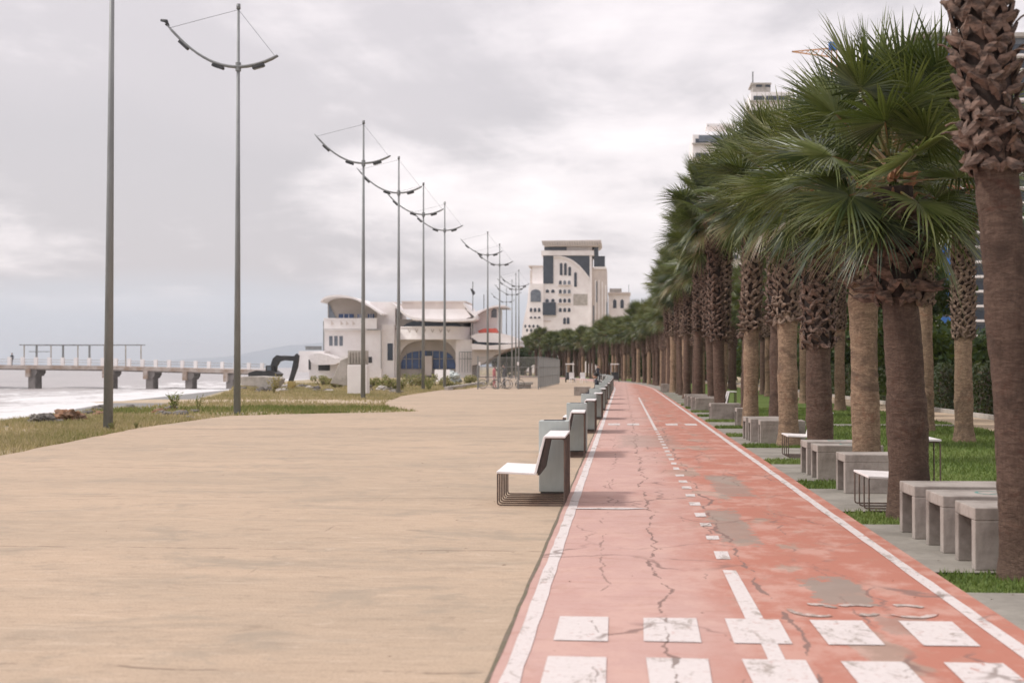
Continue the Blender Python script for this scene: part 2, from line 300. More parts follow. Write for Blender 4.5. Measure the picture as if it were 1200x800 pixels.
f=k.math('ADD',k.math('MULTIPLY',n1,.65),k.math('MULTIPLY',n2,.35))
c=k.mix(k.ramp(f,.41,.55),(.475,.455,.475),(.74,.70,.71)); c=k.mix(k.math('MULTIPLY',k.ramp(n3,.47,.62),.35),c,(.64,.595,.61)); c=k.mix(k.ramp(f,.52,.66),c,(.88,.84,.835))
# blue-grey distance band low over the sea
lowb=k.math('ADD',X[2],k.math('MULTIPLY',k.math('SUBTRACT',n1,.5),.05)); blue=k.mix(k.ramp(lowb,.0,.055),(.46,.51,.58),(.50,.525,.575))
c=k.mix(k.ramp(lowb,.065,.035),c,blue)
over=k.math('ADD',1.0,k.math('MULTIPLY',k.ramp(X[2],.28,.95),.22))   # an overcast sky is brighter overhead
c=k.mix(1.0,c,over,'MULTIPLY'); 
c=k.mix(1.0,c,(1.06,1.04,1.045),'MULTIPLY'); sm=k.mix(1.0,sky.outputs[0],(.10,.10,.10),'MULTIPLY'); c=k.mix(.10,c,sm)
k.put(bg.inputs[0],c); bg.inputs[1].default_value=1.0
sd=Vector((math.sin(SUN_AZ)*math.cos(SUN_EL),math.cos(SUN_AZ)*math.cos(SUN_EL),math.sin(SUN_EL)))
L=bpy.data.lights.new('sun','SUN'); L.energy=1.75; L.angle=R(6); L.color=(1,.955,.90); lo=bpy.data.objects.new('sun',L); COL.objects.link(lo)
lo.rotation_euler=sd.to_track_quat('Z','Y').to_euler(); lo.location=(0,0,40)
cam=bpy.data.cameras.new('camera'); co=bpy.data.objects.new('camera',cam); COL.objects.link(co); SC.camera=co
co.location=(0,0,CAMZ); co.rotation_euler=(PI/2+PITCH,0,YAW); cam.lens=50; cam.sensor_width=36; cam.clip_start=.1; cam.clip_end=60000
cam.dof.use_dof=True; cam.dof.focus_distance=21; cam.dof.aperture_fstop=2.5
vs=SC.view_settings; vs.view_transform='Standard'; vs.look='None'; vs.exposure=0.50; vs.gamma=1
SC.cycles.max_bounces=6; SC.cycles.transparent_max_bounces=8
# ============================================================ GROUND, SEA
def shore(Y): return lerp(Y,[(-60,-24),(0,-25),(40,-28),(60,-30.3),(77,-34),(100,-40),(129,-46),(160,-50),(184,-53),(300,-60),(600,-85),(1500,-150),(9000,-1500),(30000,-3000)])
def bank(Y): return lerp(Y,[(-60,-14),(20,-15.3),(41,-17.8),(51,-18.9),(59,-19.0),(74,-21),(89,-24.5),(110,-30),(180,-42),(300,-48),(600,-70),(1500,-130),(9000,-1450),(30000,-2900)])
SEA=-1.5
Ys=list(np.arange(-60,20,8))+list(np.arange(20,130,1.5))+list(np.arange(130,260,8))+[300,400,600,1000,1500,3000,6000,9000,15000,30000]
mb=MB(); rows=[]
for Y in Ys:
    s,b=shore(Y),bank(Y); r=[]
    for u in (-4,-1.5,-.5): r.append((s+u*12,Y,SEA+u*1.2))
    for j in range(9):
        t=j/8; z=SEA*(1-t)**.8 if t<.75 else SEA*.33*(1-(t-.75)/.25)-.10
        z=[SEA,-1.38,-1.24,-1.1,-.98,-.86,-.72,-.35,-.08][j]
        r.append((s+(b-s)*t+random.uniform(-.25,.25)*(0<j),Y,z+random.uniform(-.05,.05)*(j>0)))
    near=20<=Y<130
    for j in range(1,15):
        t=j/14; x=b+(-9-b)*t if Y<300 else b+60*t; r.append((x,Y,-.05+(random.uniform(-.02,.03) if near else 0)-.0))
    x0=r[-1][0]
    for dx in (5,20,60,200,1000,6000,30000): r.append((x0+dx,Y,-.06))
    rows.append(r)
o=mb.sheet(rows).build('ground',M['verge'],smooth=True); o['kind']='structure'
mb=MB(); rows=[]; sh=[]
offs=[-1.0,0,1,2.5,4,5.5,7,9,11,13,16,19,22,26,30,35,40,47,55,65,80,100,140,200,400,1000,4000,12000,40000]
YsS=list(np.arange(-60,40,6))+list(np.arange(40,200,1.6))+list(np.arange(200,400,10))+[400,600,1000,1500,3000,6000,9000,15000,45000]
for Y in YsS:
    r=[]
    for dd in offs:
        h=0
        if 3<dd<90:
            for c0,A,wd in ((8,.30,2.2),(21,.55,3.5),(41,.5,6),(62,.4,8)):
                cc=c0+2.5*math.sin(Y*.06+c0)+1.2*math.sin(Y*.17+c0*2); h+=A*math.exp(-((dd-cc)/wd)**2)*(.6+.4*math.sin(Y*.05+c0))
            h+=random.uniform(-.05,.05)
        r.append((shore(Y)-dd,Y,SEA+.01+h)); sh.append(dd)
    rows.append(r)
mb.sheet(rows); o=mb.build('sea',M['sea'],smooth=True); at=o.data.attributes.new('shore','FLOAT','POINT'); at.data.foreach_set('value',sh); o['kind']='structure'
# plaza
def pedge(Y):
    return lerp(Y,[(-20,-10),(20,-10.8),(25.9,-11.35),(36.5,-12.7),(46,-12.95),(48.4,-10.6),(50.4,-7.9),(51.6,-7.4),(53,-7.9),(56,-9.2),(63.5,-10.7),(78,-12.2),(99,-12.7),(103,-11.4),(140,-11.6),(400,-11.6)])
PY=list(np.arange(-20,20,4))+list(np.arange(20,110,.7))+list(np.arange(110,330,4))
mb=MB(); rows=[]
for Y in PY:
    e=pedge(Y)+random.uniform(-.06,.06)+bend(Y); r0=-.70+bend(Y); rows.append([(e+(r0-e)*t,Y,0) for t in (0,.25,.5,.75,1)])
mb.sheet(rows); rows=[[(a[0][0],a[0][1],-.12),a[0]] for a in rows]; mb.sheet(rows); o=mb.build('promenade',M['plaza']); o['kind']='structure'
def ribbon(name, x0, x1, y0, y1, z, mat, step=3, jit=0.0):
    mb=MB(); n=max(1,int((y1-y0)/step)); rows=[]
    for i in range(n+1):
        Y=y0+(y1-y0)*i/n; b=bend(Y); rows.append([(x0+b+random.uniform(-jit,jit),Y,z),(x1+b+random.uniform(-jit,jit),Y,z)])
    mb.sheet(rows); o=mb.build(name,mat); o['kind']='structure'; return o
ribbon('cycle_path',-.685,2.42,-20,330,.004,M['redpath'])
ribbon('edge_line',-.625,-.525,-20,330,.008,M['paint'],step=.4,jit=.006)
ribbon('edge_line',2.19,2.285,-20,330,.008,M['paint'],step=.4,jit=.006)
M['joint']=pm('dark_joint',(.17,.13,.10),(.13,.115,.07),6,.95)
mb=MB(); rows=[]
for i in range(300):
    Y=-5+i*.5; rows.append([(-.70-random.uniform(0,.010),Y,.003),(-.682+random.uniform(-.004,.012),Y,.006)])
mb.sheet(rows); o=mb.build('path_joint',M['joint']); o['kind']='structure'
mb=MB(); mb2=MB()   # dashed centre line
def quad(mb,x0,x1,y0,y1,z=.008,j=.008):
    jj=lambda: random.uniform(-j,j); mb.add([(x0+jj(),y0+jj(),z),(x1+jj(),y0+jj(),z),(x1+jj(),y1+jj(),z),(x0+jj(),y1+jj(),z)],[(0,1,2,3)])
for yc,l in ((11.75,0),(12.2,.5),(13.45,.3),(14.55,.3),(15.5,.42),(16.75,.4),(17.85,.35),(19.0,.4),(20.0,.4),(21.1,.35)): 
    if l: quad(mb if yc<13 else mb2,.775,.895,yc-l/2,yc+l/2)
quad(mb,.775,.885,9.05,11.3); quad(mb,.79,.885,7.85,8.34)
y=22.3
while y<36: quad(mb2,.79,.88,y,y+.5); y+=1.15
quad(mb2,.79,.87,36,75,.008,.004)
o=mb2.build('centre_line',M['paint_w']); o['kind']='structure'
o=mb.build('centre_line',M['paint']); o['kind']='structure'
for yr in ((8.33,9.12),(7.05,7.87),(39.2,40.4)):
    mb=MB()
    for xc in (-.25,.288,.813,1.345,1.877): 
        if yr[0]>30 and xc==.813: continue
        quad(mb,xc-.165,xc+.165,yr[0],yr[1],.009,.012)
    o=mb.build('crossing_marking',M['paint'] if yr[0]<30 else M['paint_w']); o['kind']='structure'
mb=MB(); mb.add([(-.56,16.02,.0115),(.0,16.0,.0115),(.3,16.12,.0115),(.0,16.2,.0115),(-.56,16.14,.0115)],[(0,1,2,3,4)]); o=mb.build('cross_stripe',M['paint']); o['kind']='structure'
mb=MB()   # worn bicycle pictogram
def ringf(cx,cy,rx,ry,w):
    n=24; vs=[]; 
    for i in range(n): a=2*PI*i/n; vs+= [(cx+rx*math.cos(a),cy+ry*math.sin(a),.0085),(cx+(rx-w)*math.cos(a),cy+(ry-w*1.6)*math.sin(a),.0085)]
    mb.add(vs,[(2*i,2*((i+1)%n),2*((i+1)%n)+1,2*i+1) for i in range(n)])
bz=[.0088]
def barf(a,b,w=.03):
    bz[0]+=.0003; a=Vector(a+(bz[0],)); b=Vector(b+(bz[0],)); n=(b-a).normalized().cross(Vector((0,0,1)))*w; mb.add([a-n,a+n,b+n,b-n],[(0,1,2,3)])
def arcf(cx,cy,a0,a1,rx=.18,ry=.27,w=.045):
    n=8; vs=[]
    for i in range(n+1): a=R(a0+(a1-a0)*i/n); w_=w*random.uniform(.6,1.2); vs+=[(cx+(rx-w_)*math.cos(a),cy+(ry-w_*2)*math.sin(a),.0095),(cx+rx*math.cos(a),cy+ry*math.sin(a),.0095)]
    mb.add(vs,[(2*i,2*i+1,2*i+3,2*i+2) for i in range(n)])
for a in ((1.25,9.5,170,300),(1.25,9.5,20,95),(1.86,9.5,215,345),(1.86,9.5,40,110),(1.55,9.62,30,150,.14,.14),(1.55,9.45,250,330,.12,.16)): arcf(*a)
o=mb.build('bicycle_marking',M['paint_f']); o['kind']='structure'
# right-hand side: slabs, grass strips, lawn, sand path
PALM_Y=[11.15,15.4,19.65,24.5,29.25]+[33.7+4.4*i for i in range(16)]
strips=[(y-.75,y+.45) for y in PALM_Y]
strips[0]=(10.35,11.35); strips[1]=(14.75,16.05); strips[2]=(19.0,20.3)
ribbon('lawn',2.425,9.3,9.9,330,-.012,M['lawn'])
ribbon('sand_path',9.3,11.25,20,330,-.008,M['sand'],jit=.05)
mb=MB(); prev=-20
for a,b in strips+[(330,331)]:
    rows=[]; n=max(1,int((a-prev)/3))
    for i in range(n+1):
        Y=prev+(a-prev)*i/n; x1=3.95 if Y>10 else 9.0; rows.append([(2.423+bend(Y),Y,.002),(x1+bend(Y),Y,.002)])
    if prev<0: rows=[[(2.423,-20,.002),(9,-20,.002)],[(2.423,9.9,.002),(9,9.9,.002)]]; mb.sheet(rows); rows=[[(2.423,9.9,.002),(3.95,9.9,.002)],[(2.423,a,.002),(3.95,a,.002)]]
    mb.sheet(rows); prev=b
mb.sheet([[(3.95,39.3,.002),(9.3,39.3,.002)],[(3.95,40.6,.002),(9.3,40.6,.002)]])
o=mb.build('paving',M['slab']); o['kind']='structure'
mb=MB(); rows=[]
for Y in np.arange(20,200,3): rows.append([(11.25+bend(Y),Y,-.03),(11.25+bend(Y),Y,.13),(11.40+bend(Y),Y,.13),(11.40+bend(Y),Y,-.03)])
o=mb.sheet(rows).build('kerb',M['concp']); o['kind']='structure'
ribbon('dirt_track',-24,-10.9,62.5,69.5,-.010,M['dirt'],step=.6,jit=.5)
# grass blades
def blades(name, P, h, w, tint, mat, parent=None):
    n=len(P); ang=rng.uniform(0,2*PI,n); ln=rng.normal(0,.35,(n,2))
    dx=np.cos(ang)*w; dy=np.sin(ang)*w; V=np.zeros((n*3,3)); V[0::3]=P; V[1::3]=P; V[2::3]=P
    V[0::3,0]-=dx; V[0::3,1]-=dy; V[1::3,0]+=dx; V[1::3,1]+=dy; V[2::3,0]+=ln[:,0]*h; V[2::3,1]+=ln[:,1]*h; V[2::3,2]+=h
    me=bpy.data.meshes.new(name); me.vertices.add(n*3); me.vertices.foreach_set('co',V.ravel()); me.loops.add(n*3); me.loops.foreach_set('vertex_index',np.arange(n*3,dtype=np.int32))
    me.polygons.add(n); me.polygons.foreach_set('loop_start',np.arange(0,n*3,3,dtype=np.int32)); me.polygons.foreach_set('loop_total',np.full(n,3,dtype=np.int32))
    me.update(); me.materials.append(mat); at=me.attributes.new('tint','FLOAT','FACE'); at.data.foreach_set('value',tint.astype(np.float32))
    o=bpy.data.objects.new(name,me); COL.objects.link(o); o.parent=parent; return o
pts=[]
while len(pts)<80000:
    Y=22+110*random.random()**1.5; e=pedge(Y)-.02; b=bank(Y)-.6; X=e-(e-b)*random.random()
    if 62.6<Y<69 and X<-11 and random.random()<.9: continue
    nz=math.sin(X*.7+Y*.31)+math.sin(X*.23-Y*.53+2)+math.sin(Y*.9+X*1.7)*.5
    if nz<-.2 and random.random()<.75: continue
    pts.append((X,Y,nz))
P=np.array(pts); nz=P[:,2].copy(); P[:,2]=-.04; n=len(P)
green=((P[:,1]>47)&(P[:,1]<57)&(P[:,0]>-19))*1.3
tint=np.clip(rng.uniform(.50,1.1,n)-.38*green-.10*nz,0,1); h=rng.uniform(.04,.13,n)*(1+P[:,1]/130); 
tag(blades('grass',P,h,rng.uniform(.008,.016,n)*(1+P[:,1]/45),tint,M['dry_b']),'dry yellow and green grass growing on the verge between promenade and beach','grass',kind='stuff')
pts=[]
for a,b in strips[:12]:
    for i in range(1900): pts.append((random.uniform(2.44,3.95),random.uniform(a,b)))
for i in range(60000):
    Y=11+45*random.random()**1.4; X=random.uniform(3.97,9.28)
    if 39.3<Y<40.6: continue
    pts.append((X,Y))
P=np.array([(a,b,-.015) for a,b in pts]); n=len(P); mk=.5+.2*np.sin(P[:,0]*1.3+P[:,1]*.7)
tag(blades('lawn_grass',P,rng.uniform(.02,.055,n)*(1+P[:,1]/60),rng.uniform(.003,.006,n)*(1+P[:,1]/14),np.clip(mk+rng.uniform(-.35,.35,n),0,1),M['lawn_b']),'short bright green lawn grass under the palms and between the slabs','grass',kind='stuff')
pts=[]
for Y0 in PALM_Y[:10]:
    for i in range(60):
        a=random.uniform(0,2*PI); d_=.25+abs(random.gauss(0,.8)); pts.append((max(2.0,3.3+d_*math.cos(a)),Y0+d_*math.sin(a)*1.3,.012))
for i in range(110): pts.append((random.uniform(-10,2.4),6+34*random.random()**1.6,.012))
P=np.array(pts); n=len(P)
tag(blades('leaf_litter',P,rng.uniform(.002,.006,n),rng.uniform(.006,.022,n),rng.uniform(.0,1,n),pm('dead_leaf_litter',(.20,.13,.08),(.09,.06,.04),3,.9)),'scattered dead leaf litter on the paving and around the palm trunks','litter',kind='stuff')
# hills over the sea
mb=MB()
def hills(px0,px1,Y,top,seed,Yd=1500):
    random.seed(seed); n=40; f=[];b=[];t=[]
    for i in range(n+1):
        u=i/n; px=px0+(px1-px0)*u; x=qx(px,Y); hgt=lerp(u,top)*(1+.0*random.random())+random.uniform(-.5,.5)
        zt=q(px,430-hgt,Y)[1]; f.append((x,Y,-5)); t.append((x,Y+Yd*.5,zt)); b.append((x,Y+Yd,-5))
    return [f,[( (a[0]+c[0])/2,(a[1]+c[1])/2,(a[2]+c[2])/2+random.uniform(-8,8)) for a,c in zip(f,t)],t,b]
mb.sheet(hills(60,640,9000,[(0,0),(.2,5),(.30,14),(.42,27),(.5,31),(.58,28),(.7,30),(.85,20),(1,8)],3))
mb.sheet(hills(-250,330,11500,[(0,10),(.3,6),(.5,3),(.7,8),(.85,14),(1,3)],4))
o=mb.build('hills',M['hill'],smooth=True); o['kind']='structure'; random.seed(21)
mb=MB(); mb.bb(-4000,3000,-80,13500,-40,200)
m=bpy.data.materials.new('haze'); m.use_nodes=True; k=NT(m.node_tree); k.n.remove(k.n['Principled BSDF']); pv=k.new('ShaderNodeVolumePrincipled')
pv.inputs['Color'].default_value=(.92,.95,1,1); pv.inputs['Density'].default_value=.00012; pv.inputs['Anisotropy'].default_value=.2
k.l.new(pv.outputs[0],k.n['Material Output'].inputs['Volume'])
HAZE=mb.build('haze',m); HAZE['kind']='stuff'; HAZE['label']='thin pale sea haze'; HAZE.display_type='WIRE'
# ============================================================ PALMS
def frond(mb, base, az, el, plen, blen, tint, nseg=34, grav=.25, dead=False):
    d=Vector((math.cos(el)*math.cos(az),math.cos(el)*math.sin(az),math.sin(el)))
    pts=[]; 
    for i in range(5):
        t=i/4; p=base+d*plen*t; p.z-=grav*.35*t*t*math.cos(el)*plen; pts.append(p)
    tip=pts[-1]; dd=(pts[-1]-pts[-2]).normalized()
    mb.mi=1; mb.tint=.5; mb.tube(pts,[.022,.016,.012,.011,.010],4,cap=False); mb.mi=0
    side=Vector((-math.sin(az),math.cos(az),0)); roll=random.uniform(-.8,.8); side=(side-dd*side.dot(dd)).normalized()
    nrm=side.cross(dd); side,nrm=side*math.cos(roll)+nrm*math.sin(roll), nrm*math.cos(roll)-side*math.sin(roll)
    if nrm.z<0 and el<1.2: nrm=-nrm
    span=R(random.uniform(128,152)); dth=2*span/(nseg-1); curl=random.uniform(-.05,.22); fold=random.uniform(.10,.40)
    for i in range(nseg):
        th=-span+dth*(i+random.uniform(-.12,.12)); c,s_=math.cos(th),math.sin(th); u=dd*c+side*s_; v=side*c-dd*s_
        Lg=blen*(.62+.38*max(0,math.cos(th/2)))*random.uniform(.90,1.08)
        base_t=tint+random.uniform(-.13,.13)+(.35 if dead and random.random()<.3 else 0); tw=random.uniform(-.4,.4); dr=random.uniform(.2,1.8)*(3.0 if random.random()<.12 else 1); sw=random.uniform(-.10,.10)
        row=[]
        for fr,wf in ((.03,1),(.22,1),(.40,.92),(.60,.66),(.80,.36),(1.0,.02)):
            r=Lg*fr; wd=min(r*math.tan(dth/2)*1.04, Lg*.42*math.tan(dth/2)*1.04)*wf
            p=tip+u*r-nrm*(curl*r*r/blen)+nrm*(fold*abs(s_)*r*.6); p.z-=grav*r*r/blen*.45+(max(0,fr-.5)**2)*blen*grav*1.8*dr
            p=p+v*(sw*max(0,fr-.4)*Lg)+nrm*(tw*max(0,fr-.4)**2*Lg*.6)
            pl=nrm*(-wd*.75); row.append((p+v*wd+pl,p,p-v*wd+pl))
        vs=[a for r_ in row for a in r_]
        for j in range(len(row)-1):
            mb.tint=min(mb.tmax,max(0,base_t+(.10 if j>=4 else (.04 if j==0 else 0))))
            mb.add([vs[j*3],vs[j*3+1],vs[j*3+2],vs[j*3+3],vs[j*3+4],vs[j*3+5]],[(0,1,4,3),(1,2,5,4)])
def crown_mesh(seed, n=44, R0=1.0, tmul=0.0, nseg=44):
    random.seed(seed); mb=MB(); mb.tmax=.60 if seed==101 else 1
    for i in range(n):
        u=i/(n-1); az=i*2.39996+random.uniform(-.3,.3); el=R(88-132*u**1.1)+random.uniform(-.2,.2)
        base=Vector((math.cos(az)*.10,math.sin(az)*.10,.15-.85*u))
        pl=R0*random.uniform(.72,.98)*(.8+.25*math.sin(PI*min(1,u*1.4))); bl=R0*random.uniform(.82,1.02)
        if u<.08: pl*=.65; bl*=.75
        if u>.75: pl*=.78; bl*=.9
        t=.22+.28*(1-abs(u-.35)*1.4)+random.uniform(-.22,.22)+tmul
        old=u>.82
        if old and random.random()<.25: t=.78+random.uniform(-.06,.2)
        frond(mb,base,az,el,pl,bl,t,nseg,grav=.04+.16*u*u,dead=old)
    mb.mi=2; mb.tint=.5   # brown fibre and stubs under the crown
    for i in range(26):
        az=random.uniform(0,2*PI); z0=-.35-random.random()*.7; a=Vector((math.cos(az)*.14,math.sin(az)*.14,z0)); b=a+Vector((math.cos(az)*.16,math.sin(az)*.16,random.uniform(-.02,.22)))
        mb.tube([a,(a+b)/2+Vector((0,0,-.03)),b],[.05,.035,.012],5)
    me=bpy.data.meshes.new('crown'); me.from_pydata(mb.v,[],mb.f)
    for m_ in (M['frond'],M['petiole'],M['fibre']): me.materials.append(m_)
    me.polygons.foreach_set('material_index',mb.m); at=me.attributes.new('tint','FLOAT','FACE'); at.data.foreach_set('value',mb.t); me.update(); return me
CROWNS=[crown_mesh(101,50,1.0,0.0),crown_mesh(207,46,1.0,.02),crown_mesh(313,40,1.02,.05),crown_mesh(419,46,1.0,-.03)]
def trunk_mesh(H, r0, lean, seed, top=1.0, ns=18):
    random.seed(seed); mb=MB(); n=int(H/.055); ph=random.random()*9; rowsv=[]
    bul=[(random.uniform(.15,.9)*H,random.uniform(-.02,.035),random.uniform(.08,.25)) for _ in range(5)]
    for i in range(n+1):
        z=H*i/n; t=z/H; r=r0*(.86+.30*math.exp(-z/.22)-.06*t)*(1+.0*t); r*=1+.025*math.sin(z*5+ph)+random.uniform(-.018,.018)
        for bz,ba,bw in bul: r+=r0*ba*3*math.exp(-((z-bz)/bw)**2)
        cx=lean[0]*t**1.3; cy=lean[1]*t**1.3; row=[]
        for k_ in range(ns):
            a=2*PI*k_/ns; rr=r*(1+.03*math.sin(3*a+z*2+ph)+random.uniform(-.02,.02)); row.append((cx+rr*math.cos(a),cy+rr*math.sin(a),z if i else -.05))
        rowsv.append(row)
    vs=[p for r_ in rowsv for p in r_]
    fs=[(i*ns+k_,i*ns+(k_+1)%ns,(i+1)*ns+(k_+1)%ns,(i+1)*ns+k_) for i in range(n) for k_ in range(ns)]+[tuple(n*ns+k_ for k_ in range(ns))]
    mb.add(vs,fs); return mb
def plate(mb, pts, wid, nrm, th):
    vs=[]; N=len(pts)
    for i,p in enumerate(pts):
        t=(pts[min(i+1,N-1)]-pts[max(i-1,0)]).normalized(); w=nrm.cross(t).normalized()*wid[i]*random.uniform(.8,1.25); n_=w.cross(t).normalized(); n_=n_ if n_.dot(nrm)>0 else -n_
        vs+=[p+w,p+n_*th,p-w,p-n_*th*.5]
    fs=[(i*4+k_,i*4+(k_+1)%4,i*4+4+(k_+1)%4,i*4+4+k_) for i in range(N-1) for k_ in range(4)]+[(3,2,1,0),tuple((N-1)*4+k_ for k_ in range(4))]
    mb.add(vs,fs)
def boots_mb(H, b0, r, lean, seed, loose=.0, size=1.0, dens=1.0):
    random.seed(seed); mb=MB(); z=b0; k_=0; mb.mi=1
    mb.tube([(lean[0]*(b0+(H-b0)*i/8)**1.3/H**1.3,lean[1]*(b0+(H-b0)*i/8)**1.3/H**1.3,b0+(H-b0)*i/8) for i in range(9)],[r*(.90 if i else .86) for i in range(9)],14); mb.mi=0
    while z<H-.15:
        m_=5 if size>.9 else 6
        for j in range(m_):
            az=k_*.63+2*PI*j/m_+random.uniform(-.16,.16); t=z/H; cx=lean[0]*t**1.3; cy=lean[1]*t**1.3; rr=r*.90
            out=random.uniform(.03,.13)*size+loose*random.random()*.5*max(0,1-(z-b0)/.8); up=random.uniform(.06,.14)*size
            if loose and z-b0<.5: up-=random.random()*.2
            ap=Vector((cx+(rr+out)*math.cos(az),cy+(rr+out)*math.sin(az),z+up))
            for sgn in (-1,1):
                if loose and random.random()<.15: continue
                a2=az+sgn*(.52/(m_/5)); bt=Vector((cx+rr*math.cos(a2),cy+rr*math.sin(a2),z-.07*size)); a3=az+sgn*.28; md=Vector((cx+(rr+.045*size)*math.cos(a3),cy+(rr+.045*size)*math.sin(a3),z+.01))
                plate(mb,[bt,(bt+md)/2+Vector((0,0,.006)),md,(md+ap)/2+Vector((0,0,-.008)),ap],[.012*size,.038*size,.050*size,.040*size,.014*size],Vector((math.cos(a3),math.sin(a3),0)),.022*size)
            if random.random()<.35*size:
                e=ap+Vector((math.cos(az)*random.uniform(.03,.12),math.sin(az)*random.uniform(.03,.12),random.uniform(-.03,.08)))*size; plate(mb,[ap,(ap+e)/2+Vector((0,0,.01)),e],[.024*size,.018*size,.006],Vector((0,0,1)),.010)
        z+=.088*size/dens; k_+=1
    return mb
def make_palm(x, y, cz, bz, r, lean=(0,0), cv=0, cs=1.0, rz=0, seed=1, label='', group=None, pale=False, loose=0, bsize=1.0, name='fan_palm'):
    t=thing(name,label,'palm tree',(x,y,-.01),0,group); H=cz-.45
    trunk_mesh(H,r,lean,seed).build('trunk',M['trunk2' if pale else 'trunk'],t,smooth=True)
    boots_mb(H,bz,r,lean,seed+5,loose,bsize).build('leaf_base_sheath',[M['boot_g' if pale else 'boot'],M['fibre_d']],t)
    c=bpy.data.objects.new('crown',CROWNS[cv]); COL.objects.link(c); c.parent=t; c.location=(lean[0],lean[1],cz); c.rotation_euler=(R(random.uniform(-3,3)),R(random.uniform(-3,3)),rz); c.scale=(cs,cs,cs)
    return t
RZ2=5.7
G1='fan palms in the row beside the cycle path'
near=[ # px at ground-X, Y, crown z, boots z, r
 (3.06,11.15,7.9,3.15,.195,(-.62,.03),0,1.0,0.3,'nearest fan palm, thick trunk at the right picture edge, shaggy leaf bases above',False,.25,.88),
 (3.04,15.4,3.97,2.35,.235,(-.16,.05),0,.89,RZ2,'second fan palm from the front, low crown, curled brown leaf bases',False,.5,1.3),
 (3.30,19.65,4.4,2.75,.22,(-.08,0),1,.92,.5,'third fan palm from the front, with a pale straight trunk behind a single concrete block',True,.1,.9),
 (3.33,24.5,4.95,2.0,.25,(-.05,0),2,.95,4.0,'fourth fan palm from the front, dark thick trunk behind the pair of concrete blocks',False,.1,1.0),
 (3.35,29.25,5.6,2.55,.23,(-.05,0),3,.98,1.2,'fifth fan palm from the front, trunk rising in front of a group of concrete blocks',True,.1,.9)]
for i,a in enumerate(near):
    make_palm(a[0],a[1],a[2],a[3],a[4],a[5],a[6],a[7],a[8],50+i*3,a[9],G1,a[10],a[11],a[12])
hts=[6.3,6.6,6.8,7.0,7.1,7.15,7.1,6.95,6.9,7.0,7.0,6.9,7.0,7.0,7.1,7.0]
for i,Y in enumerate(PALM_Y[5:]):
    random.seed(900+i); n=i+6
    lab='%s fan palm from the front in the row by the path'%(ORD[n-1] if n<=20 else 'last')
    make_palm(3.3+random.uniform(-.15,.35),Y,hts[i]+random.uniform(-.25,.25),2.45+.07*i+random.uniform(-.45,.45),random.uniform(.21,.26),(random.uniform(-.38,.25),random.uniform(-.2,.2)),i%4,random.uniform(.98,1.12),random.uniform(0,6),300+i*7,lab,G1,i%3==1,.25,1.1)
G2='fan palms standing on the lawn behind the blocks'
lawnp=[(1129,31.4,5.9,2.25,'rightmost fan palm standing on the lawn, knobbly leaf bases, left of the nearest trunk'),(1085,36.5,6.2,3.2,'lawn fan palm just right of the second palm trunk of the row'),(1050,41.5,6.6,3.2,'lawn fan palm mostly hidden behind the second palm of the row'),(1014,47,6.8,3.1,'lawn fan palm hidden behind the third palm of the row'),(984,53,6.9,3.0,'slim lawn fan palm seen between the third and fourth palms of the row')]
for i,(px,Y,cz,bz,lab) in enumerate(lawnp): make_palm(qx(px,Y),Y,cz,bz,.22,(random.uniform(-.1,.1),0),(i+1)%4,1.1,i*1.7,600+i*9,lab,G2,True,0,.8)
# three far templates copied along the bend
FARG='distant fan palms where the row bends away'
far=[]; Ylist=[]
for i in range(13): Ylist.append((8.0+random.uniform(-.3,.3),59+5.2*i))
for i in range(34): Ylist.append((3.5+random.uniform(-.3,.3),104+4.8*i))
for i in range(34): Ylist.append((7.6+random.uniform(-.5,.5),126+4.6*i))
for i in range(20): Ylist.append((12.4+random.uniform(-.8,.8),150+7.5*i))
tmpl=[]
for i,(X,Y) in enumerate(Ylist):
    inlawn=Y<125 and X>6; lab='fan palm in the second row on the lawn, behind the cycle path row' if inlawn else 'small distant fan palm in the dark belt at the far bend of the path'
    grp='second row of fan palms' if inlawn else FARG
    if len(tmpl)<3:
        t=make_palm(X+bend(Y),Y,[6.3,6.9,6.6][len(tmpl)],[3.0,3.6,3.2][len(tmpl)],.24,(.1*len(tmpl)-.1,0),len(tmpl),1.1,i*1.1,700+i,lab,grp,i==1,0,1.1); tmpl.append(t)
    else:
        t=copy_tree(tmpl[i%3]); t.location=(X+bend(Y),Y,-.01); t.rotation_euler=(0,0,random.uniform(0,6.28)); s=random.uniform(.82,1.02); t.scale=(s,s,s); tag(t,lab,'palm tree',grp)
